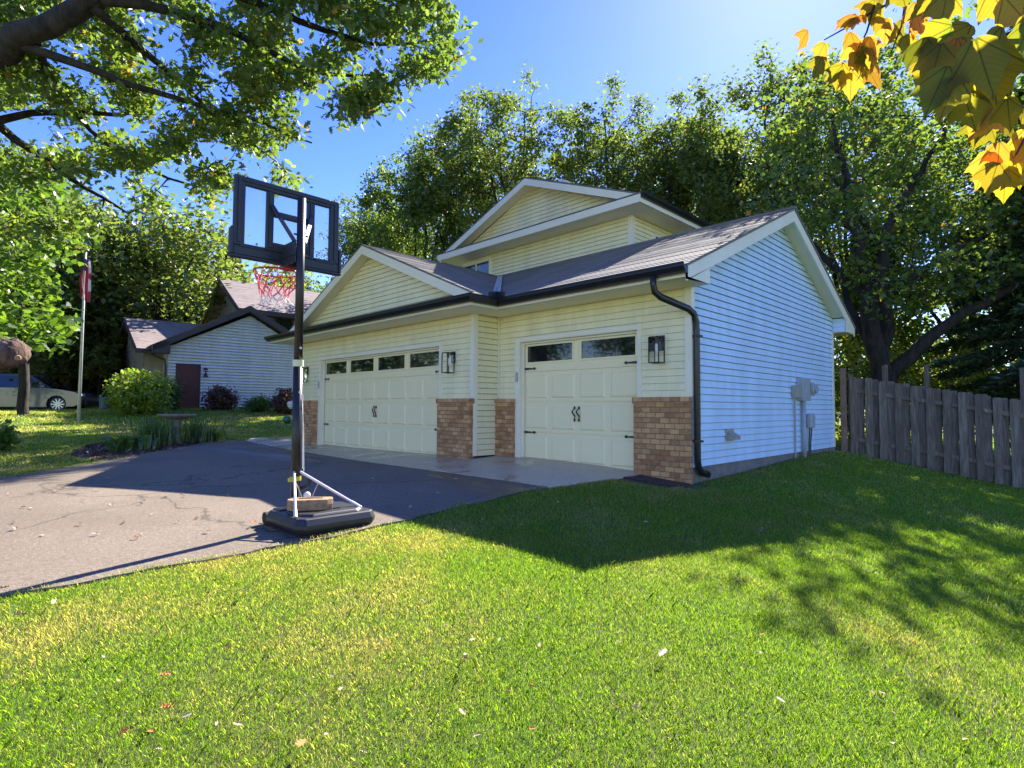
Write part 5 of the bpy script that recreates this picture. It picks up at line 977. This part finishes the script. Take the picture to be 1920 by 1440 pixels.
w_ = MB(); siding(w_, NP(0,2.2,0), wd_, -q_, N0[2]+2.5, zu-.24, lambda z: [(au+.5, au+13.5)], .125); siding(w_, NP(au+.5,9.0,0), -q_, -wd_, N0[2]+2.5, ur_-.3, lambda z: [(0, 6.8)] if z < zu-.1 else [((z-zu+.1)/(ur_-zu)*3.6, 6.8-(z-zu+.1)/(ur_-zu)*3.6)], .18); nb(w_, 'upper_wall', MT['beige'])
wl, wr_ = nA(onp(517,600,2.2)), nA(onp(547,600,2.2)); zt2 = onp(530,591,2.2)[2]
m = MB(); m.prism([NP(wl-.1,2.14,zt2-1.3),NP(wr_+.1,2.14,zt2-1.3),NP(wr_+.1,2.14,zt2+.1),NP(wl-.1,2.14,zt2+.1)], q_*.05); wn = nb(m, 'window_frame', MT['brownfascia']); m = MB(); m.prism([NP(wl,2.12,zt2-1.2),NP(wr_,2.12,zt2-1.2),NP(wr_,2.12,zt2),NP(wl,2.12,zt2)], q_*.015); nb(m, 'pane', MT['glass'], wn)
o = onp(385,700); m = MB(); m.tube([o+[0,0,.16]-q_*.05,o+[0,0,.16]-q_*.02],.10,14); m.tube([o+[0,0,.05]-q_*.08,o-[0,0,.18]-q_*.08],[.03,.11],10); nb(m, 'wall_ornament', mat('plum', (.10,.02,.05), .6))
# tan house far behind the spruces
p = at(120,765,48); fh = thing('house', 'far tan house glimpsed low between the spruce trunks', 'house', (p[0],p[1],h1(p[0],p[1]))); m = MB(); m.obox((0,0,1.6),RT,(FW[0],FW[1],0),(0,0,1),9,4,1.9); m.build('wall', MT['stucco'], fh); m = MB(); a_ = np.array([RT[0],RT[1],0]); b_ = np.array([FW[0],FW[1],0]); m.prism([-a_*9.5-b_*4.6+[0,0,3.4],-a_*9.5+b_*4.6+[0,0,3.4],-a_*9.5+[0,0,5.4]], a_*19); m.build('roof', MT['shingle_tan'], fh)

# ---------------------------------------------------------------- car
wc = at(110,758,25.3); hd = math.atan2(RT[1], RT[0])+math.radians(16); car = thing('parked_car', 'silver grey estate car parked on the neighbouring drive behind the maple trunk', 'car', (0,0,0), hd)
cx_ = np.array([math.cos(hd), math.sin(hd), 0]); sd_ = np.array([math.sin(hd), -math.cos(hd), 0]); c0 = wc-cx_*1.40-sd_*.0; car.location = (c0[0], c0[1], wc[2]-.37)
def loft(mb, secs):                                            # secs: list of (y, profile pts (x,z)) same length
    n = len(secs[0][1]); vs = [(x, y, z) for y, P in secs for x, z in P]
    mb.add(vs, [(i*n+j, i*n+(j+1) % n, (i+1)*n+(j+1) % n, (i+1)*n+j) for i in range(len(secs)-1) for j in range(n)]+[tuple(range(n-1,-1,-1)), tuple((len(secs)-1)*n+j for j in range(n))])
def arch(cx, r, z0, k=9): return [(cx+r*math.cos(t), .37+r*math.sin(t)) for t in np.linspace(math.pi+.45, -.45, k)][::1]
low = [(-2.38,.42),(-2.30,.30)]+[(x, max(z,.26)) for x, z in arch(-1.40,.40,0)]+[(-.9,.24),(.9,.24)]+[(x, max(z,.26)) for x, z in arch(1.40,.40,0)]+[(2.10,.28),(2.32,.40),(2.38,.62),(2.30,.80),(2.12,.92),(1.6,1.02),(1.05,1.09),(-1.9,1.10),(-2.25,1.05),(-2.38,.85)]
sc = lambda P, sx, zo=0: [(x*sx, z+zo) for x, z in P]
m = MB(); Y0 = -1.68; loft(m, [(Y0-.10,sc(low,.97)),(Y0-.06,sc(low,.99)),(Y0+.1,low),(Y0+.84,[(x*1.03,z*1.01) for x, z in low]),(Y0+1.58,low),(Y0+1.74,sc(low,.99)),(Y0+1.78,sc(low,.97))]); m.v = [(x,y+.80,z) for x,y,z in m.v]; body = m.build('body', MT['carpaint'], car, smooth=True)
body.data.polygons.foreach_set('use_smooth', [len(p.vertices) == 4 for p in body.data.polygons]); body.location = (0,.84,0)
cab = [(-2.15,1.07),(1.12,1.07),(.30,1.62),(-.1,1.70),(-1.3,1.72),(-1.95,1.62)]; yc = lambda y: y
m = MB(); loft(m, [(-.80,cab),(-.62,[(-2.05,1.12),(1.05,1.12),(.28,1.66),(-.1,1.74),(-1.3,1.75),(-1.9,1.66)]),(.62,[(-2.05,1.12),(1.05,1.12),(.28,1.66),(-.1,1.74),(-1.3,1.75),(-1.9,1.66)]),(.80,cab)])
m.v = [(x, y*(1-max(0,z-1.1)*.28), z) for x,y,z in m.v]; cb = m.build('cabin', MT['carpaint'], car); cb.location = (0,.81,0)
m = MB()
def sw(P): return [(x, -(.80*(1-max(0,z-1.1)*.28)+.012), z) for x, z in P]
for P in ([(.95,1.12),(.22,1.56),(-.12,1.62),(-.14,1.12)], [(-.22,1.12),(-.20,1.62),(-1.05,1.63),(-1.05,1.12)], [(-1.13,1.12),(-1.13,1.62),(-1.75,1.57),(-2.0,1.16)]):
    m.poly(sw(P)); m.poly([(x,-y,z) for x,y,z in sw(P)])
m.poly([(1.10,-.66,1.13),(1.10,.66,1.13),(.36,.56,1.60),(.36,-.56,1.60)]); gw = m.build('windows', MT['glass'], car); gw.location = (.02,.81,0)
for x, y in ((1.40,-.0),(-1.40,-.0),(1.40,1.60),(-1.40,1.60)):
    m = MB(); y += .02; m.tube([(x,y-.10,.37),(x,y-.085,.37),(x,y+.10,.37),(x,y+.11,.37)],[.30,.37,.37,.30],28); wh = m.build('wheel', MT['tyre'], car); m = MB(); s_ = -1 if y < .5 else 1; yy = y+s_*.112
    for k in range(10): a = k*2*math.pi/10; m.obox((x+.13*math.cos(a),yy,.37+.13*math.sin(a)),(math.cos(a),0,math.sin(a)),(0,1,0),(-math.sin(a),0,math.cos(a)),.12,.012,.022)
    m.tube([(x+.255*math.cos(t),yy,.37+.255*math.sin(t)) for t in np.linspace(0,2*math.pi,25)],.014,6,cap=False); m.tube([(x,yy-.012,.37),(x,yy+.012,.37)],.05,12); m.build('rim', MT['alloy'], wh)
m = MB(); m.prism([(2.22,-.08,.86),(1.72,-.085,.94),(1.80,-.085,.80),(2.30,-.06,.74)], (0,.06,0)); m.obox((2.30,.05,.80),(.0,1,0),(1,0,0),(0,0,1),.13,.03,.05); m.build('headlight', MT['headlight'], car)
m = MB(); m.box(2.36,2.41,.45,1.25,.60,.78); m.box(2.34,2.42,.12,1.55,.36,.50); m.box(-.9,.95,-.115,-.09,.24,.32); m.build('grille', MT['darktrim'], car)
for xx in (1.02,-.18,-1.12): m = MB(); m.box(xx-.004,xx+.004,-.125,-.118,.36,1.04); m.build('door_seam', MT['darktrim'], body); body.children[-1].location = (0,-.84+.0,0)
m = MB(); m.obox((.86,-.16,1.16),(1,0,0),(0,1,0),(0,0,1),.07,.09,.06); m.build('mirror', MT['carpaint'], car, bevel=.02)

# ---------------------------------------------------------------- garden things
f0 = at(147,795,18.6); f0[2] = h1(f0[0], f0[1]); ft = at(163,464,18.6); fpz = thing('flagpole', 'slim pale metal flagpole standing on the lawn by the silver car', 'flagpole', tuple(f0))
ln = np.array([(ft-f0)[0]*.35,(ft-f0)[1]*.35,(ft-f0)[2]]); m = MB(); m.tube([(0,0,-.05),ln*.5,ln],[.05,.042,.032],12); m.build('pole', MT['alu'], fpz, smooth=True); m = MB(); m.lathe(tuple(ln),[(0,.11),(.05,.09),(.06,.05),(.04,0),(.10,-.02),(.10,-.05),(0,-.06)],12); m.build('finial', MT['alu'], fpz, smooth=True)
fl = thing('flag', 'limp flag with red and white stripes and blue corner hanging from the flagpole', 'flag', tuple(f0+ln*.94)); rn = random.Random(9)
for nm, mt2, off in (('red_stripes', mat('flag_red', (.45,.05,.07), .8), 0), ('white_stripes', mat('flag_white', (.78,.75,.76), .8), 1)):
    m = MB()
    for k in range(off, 10, 2):
        a = .9*k; pts = []
        for j in range(9):
            z = -.0-1.45*j/8*(1-.03*k); r = .05+.10*math.sin(j/8*2.4)+.02*math.sin(a+j); pts.append((RT*(r*math.cos(a)*.9+.04)+FW*r*math.sin(a)*.6+np.array([0,0,z])))
        sdv = RT*math.cos(a+1)*.05+FW*math.sin(a+1)*.05
        for p, q in zip(pts[:-1], pts[1:]): m.poly([p-sdv,p+sdv,q+sdv,q-sdv])
    m.build(nm, mt2, fl)
m = MB(); 
for k in range(4):
    a = 1.6*k; c = RT*(.07*math.cos(a)+.04)+FW*.08*math.sin(a); s2 = RT*math.cos(a+1.2)*.06+FW*math.sin(a+1.2)*.06; m.poly([c-s2,c+s2,c+s2*1.2-np.array([0,0,.42]),c-s2-np.array([0,0,.36])])
m.build('blue_canton', mat('flag_blue', (.06,.09,.30), .8), fl)
g = gnd(330,832); zb_ = h1(g[0], g[1]); s_ = np.linalg.norm(g[:2]-CAM[:2])/18.0
bb_ = thing('birdbath', 'weathered stone birdbath on a pedestal among strap leaved plants', 'birdbath', (g[0], g[1], zb_)); K_ = float((g-CAM)@FW)/FPX
m = MB(); m.lathe((0,0,0),[(.0,0),(10*K_,0),(9.5*K_,3*K_),(6.5*K_,7*K_),(5.5*K_,26*K_),(7.5*K_,42*K_),(9*K_,46*K_),(0,47*K_)],20); m.build('pedestal', MT['stone'], bb_, smooth=True); m = MB(); m.lathe((0,0,0),[(0,45*K_),(12*K_,46*K_),(24*K_,49*K_),(31*K_,53*K_),(32*K_,55*K_),(30*K_,55.5*K_),(22*K_,52*K_),(0,49.5*K_)],28); m.build('basin', MT['stone'], bb_, smooth=True)
def strap(name, label, u, v, w_px, h_px, n, seed, hosta=False, group='strap leaved plants round the birdbath'):
    rng = np.random.default_rng(seed); g = gnd(u, v); K = float((g-CAM)@FW)/FPX; t = thing(name, label, 'plant', (g[0], g[1], h1(g[0], g[1])), 0, group); R_ = w_px*K; Hh_ = h_px*K; V = []
    for i in range(n):
        a = rng.uniform(0,2*math.pi); o = np.array([math.cos(a), math.sin(a), 0]); o2 = np.array([-o[1], o[0], 0]); L_ = rng.uniform(.55,1.1); st = np.array([rng.normal()*R_*.28, rng.normal()*R_*.28, 0]); reach = R_*rng.uniform(.2,.75)*L_; wdt = (.05 if hosta else .011)*rng.uniform(.7,1.3)
        for j in range(6):
            s0, s1 = j/6, (j+1)/6; f = lambda s: st+o*reach*s**1.3+np.array([0,0,Hh_*L_*(1.55*s-.75*s**2.3)]); ww = lambda s: wdt*(math.sin(math.pi*min(1,s*.92+.06))**.6 if hosta else (1-s)**.5+.05)
            V.append([f(s0)-o2*ww(s0), f(s0)+o2*ww(s0), f(s1)+o2*ww(s1), f(s1)-o2*ww(s1)])
    V = np.array(V); npmesh('foliage', V.reshape(-1,3), np.arange(len(V)*4).reshape(-1,4), MT['hosta'], t); return t
strap('daylily', 'large clump of arching strap leaves left of the birdbath pedestal', 292, 836, 56, 62, 240, 1); strap('daylily', 'clump of arching strap leaves right of the birdbath pedestal', 368, 830, 48, 54, 200, 2); strap('hosta', 'low broad leaved plant at the left end of the birdbath bed', 243, 845, 46, 34, 130, 3, True, None); strap('hosta', 'small broad leaved plant right of the strap leaved clumps', 398, 828, 26, 28, 70, 4, True, None)
for i, (u, v, wpx, hpx, n, mtn, lab, seed) in enumerate([(262,777,64,84,190,'shrub','bright green sunlit shrub with reddish tips at the corner of the neighbouring house',401),(312,770,26,66,60,'oak','dark green shrub against the neighbouring downspout',402),(415,769,30,42,90,'redshrub','reddish brown shrub right of the red side door',403),(483,772,28,24,70,'oak','low dark green shrub between the two reddish ones',404),(540,776,34,44,90,'redshrub','reddish shrub beside the white garage corner',405),(-12,760,26,46,60,'maple','bright leafy sprig at the far left in front of the car',406)]):
    g = gnd(u, v) if u > 0 else at(u, v, 12); K = float((g-CAM)@FW)/FPX; r = wpx*K*.85; bush('shrub', lab, g, (r, r*.9, hpx*K*.52), int(n*1.2), .11 if i else .13, mtn, seed, 30, .15, stems=4)
g = gnd(195,768); K = float((g-CAM)@FW)/FPX; t = thing('waste_bin', 'ribbed blue grey metal bin on the lawn in front of the green shrub', 'bin', (g[0], g[1], h1(g[0], g[1]))); m = MB(); m.lathe((0,0,0),[(7.2*K,0)]+[(K*(7.6+.35*(i % 2)+i*.03), K*(1+i*1.9)) for i in range(10)]+[(8.3*K,20*K),(0,20*K)],20); m.build('bin_body', MT['carpaint2'], t); m = MB(); m.lathe((0,0,0),[(8.6*K,20*K),(8.6*K,21.5*K),(5*K,23.4*K),(0,24*K)],20); m.build('lid', MT['carpaint2'], t)
g = gnd(546,797); K = float((g-CAM)@FW)/FPX; t = thing('garden_lamp', 'small white fluted garden lamp beside the garage corner', 'garden lamp', (g[0], g[1], h1(g[0], g[1]))); m = MB(); m.tube([(0,0,0),(0,0,30*K)],.012,8); m.build('stake', MT['black'], t)
m = MB(); nfl = 16; vs = []
for z, r in ((30,2.5),(34,6),(40,7.5),(43,6.5),(45,0.5)):
    for j in range(nfl): rr = r*K*(1+.12*(j % 2)); vs.append((rr*math.cos(j*2*math.pi/nfl), rr*math.sin(j*2*math.pi/nfl), z*K))
m.add(vs, [(i*nfl+j, i*nfl+(j+1) % nfl, (i+1)*nfl+(j+1) % nfl, (i+1)*nfl+j) for i in range(4) for j in range(nfl)]); m.build('lamp_shade', MT['cord'], t)
g = gnd(541,795); m = MB(); m.lathe((0,0,0),[(0,0)]+[(8*K*math.sin(a), 8*K*(1-math.cos(a))) for a in np.linspace(.2,math.pi-.01,10)],18); o = m.build('gazing_ball', mat('green_glaze', (.05,.16,.09), .25), smooth=True); o.location = (g[0]+.1, g[1]-.1, h1(g[0], g[1])); tag(o, 'dark green garden ball under the white garden lamp', 'garden ball')
# mulch chips
rng = np.random.default_rng(8); n = 9000; x = rng.uniform(-14,-9,n); y = rng.uniform(-5.6,-1.4,n); k = inpoly(x, y, BED, -.08); x, y = x[k], y[k]; C = np.stack([x, y, H(x, y)+.03], 1)
MT['chip'] = leafmat('bark_chips', [(0,(.03,.018,.012)),(.6,(.10,.06,.04)),(.9,(.22,.15,.10)),(1,(.40,.32,.24))], (.1,.06,.04), .05); leaves('mulch_chips', C, .055, MT['chip'], None, rng, LEAF4, 1.2); tag(COL.objects[-1], 'dark bark mulch round the birdbath plants', 'mulch', kind='stuff')
# fallen leaves
rngl = random.Random(12); fm = [mat('fallen_'+n_, c, .8) for n_, c in (('tan',(.42,.30,.18)),('pale',(.46,.37,.27)),('brown',(.20,.10,.055)),('orange',(.50,.18,.05)),('dark',(.06,.035,.03)))]
protos = []
for k in range(5):
    curl = [.9,1.5,2.2,1.2,2.8][k]; V = OAKLEAF.copy()-[.5,0,0]; V[:,2] += curl*(np.abs(V[:,1])**1.3)*.8+curl*.25*V[:,0]**2; b = MB(); b.poly(V[:,:3]); b.v = [(x*.5,y*.55,z*.5) for x,y,z in b.v]; protos.append(b)
pmesh = {}
def fleaf(u, v, size, mi, k, label, group=None, lift=.03, p=None):
    key = (mi, k)
    if key not in pmesh: me = protos[k].build('fallen_leaf', fm[mi]); pmesh[key] = me.data; o = me
    else: o = bpy.data.objects.new('fallen_leaf', pmesh[key]); COL.objects.link(o)
    g = gnd(u, v) if p is None else p; o.location = (g[0], g[1], h1(g[0], g[1])+lift); o.scale = (size,)*3; o.rotation_euler = (rngl.uniform(-.35,.35), rngl.uniform(-.35,.35), rngl.uniform(0,6.3)); tag(o, label, 'leaf', group)
DL = 'small dry oak leaf lying on the asphalt driveway'
ds = [(232,986),(148,990),(28,1003),(100,925),(118,923),(160,943),(262,950),(300,908),(345,932),(350,935),(392,1006),(432,935),(468,995),(255,1018),(270,1012),(565,957),(770,955),(725,960),(330,985),(60,960),(38,955),(200,898),(420,880),(505,870),(560,880),(640,900),(700,905),(745,890),(790,925),(820,930),(850,905),(872,925),(905,918),(600,870),(655,885),(240,865),(330,860),(455,850),(385,905),(30,985),(85,1010),(15,930),(180,1010),(310,940),(375,975),(480,905),(530,890),(135,935),(210,955),(290,972)]
for i, (u, v) in enumerate(ds): fleaf(u+rngl.uniform(-6,6), v+rngl.uniform(-3,3), rngl.uniform(.09,.15), rngl.choice([0,0,1,1,2]), i % 4, DL, 'dry leaves scattered on the driveway')
GL = 'small brown leaf lying in the sunlit lawn'
for i in range(46):
    u, v = rngl.uniform(20,1880), rngl.uniform(1090,1430); 
    if v < 1120 and u < 700 or u > 1500 and v < 1150: continue
    fleaf(u, v, rngl.uniform(.05,.085), rngl.choice([0,1,2,3,0]), i % 5, GL, 'small leaves scattered in the lawn', .028)
for i in range(26): fleaf(rngl.uniform(840,1500), rngl.uniform(925,1010), rngl.uniform(.05,.09), rngl.choice([1,0,2]), i % 4, 'small pale leaf in the shaded grass before the garage', 'leaves in the shaded grass', .045)
for i in range(14): fleaf(490+rngl.uniform(-20,30), 1000+rngl.uniform(-8,6), rngl.uniform(.08,.12), rngl.choice([0,2,2,3]), i % 5, 'curled leaf in the small heap at the left corner of the hoop base', 'heap of leaves by the hoop base', .03+rngl.uniform(0,.03))
for u, v, s, mi, k, lab in [(462,1130,.14,4,4,'dark brown curled leaf, largest in the lawn left of centre'),(35,1178,.14,0,2,'tan curled leaf in the grass near the left edge'),(100,1148,.10,1,1,'pale flat leaf just left of a second one by the driveway edge'),(1243,1252,.14,1,0,'long pale leaf standing in the lawn right of centre'),(872,1262,.10,2,2,'small upright brown leaf below the middle of the lawn'),(308,1292,.10,3,1,'small reddish leaf in the lower left lawn, upper of two'),(310,1356,.10,3,4,'small reddish leaf in the lower left lawn, lower of two'),(145,1306,.10,2,0,'grey brown leaf in the lower left lawn'),(565,1430,.14,3,3,'rusty leaf at the bottom edge of the lawn'),(1097,1138,.09,2,2,'dark red leaf just left of the house shadow tip'),(6,1122,.15,3,1,'orange leaf at the asphalt edge on the far left'),(232,1418,.10,3,2,'orange brown leaf near the bottom left corner'),(1168,1008,.10,3,1,'orange leaf in the shaded grass in front of the brick pier')]:
    fleaf(u, v, s, mi, k, lab, None, .055)
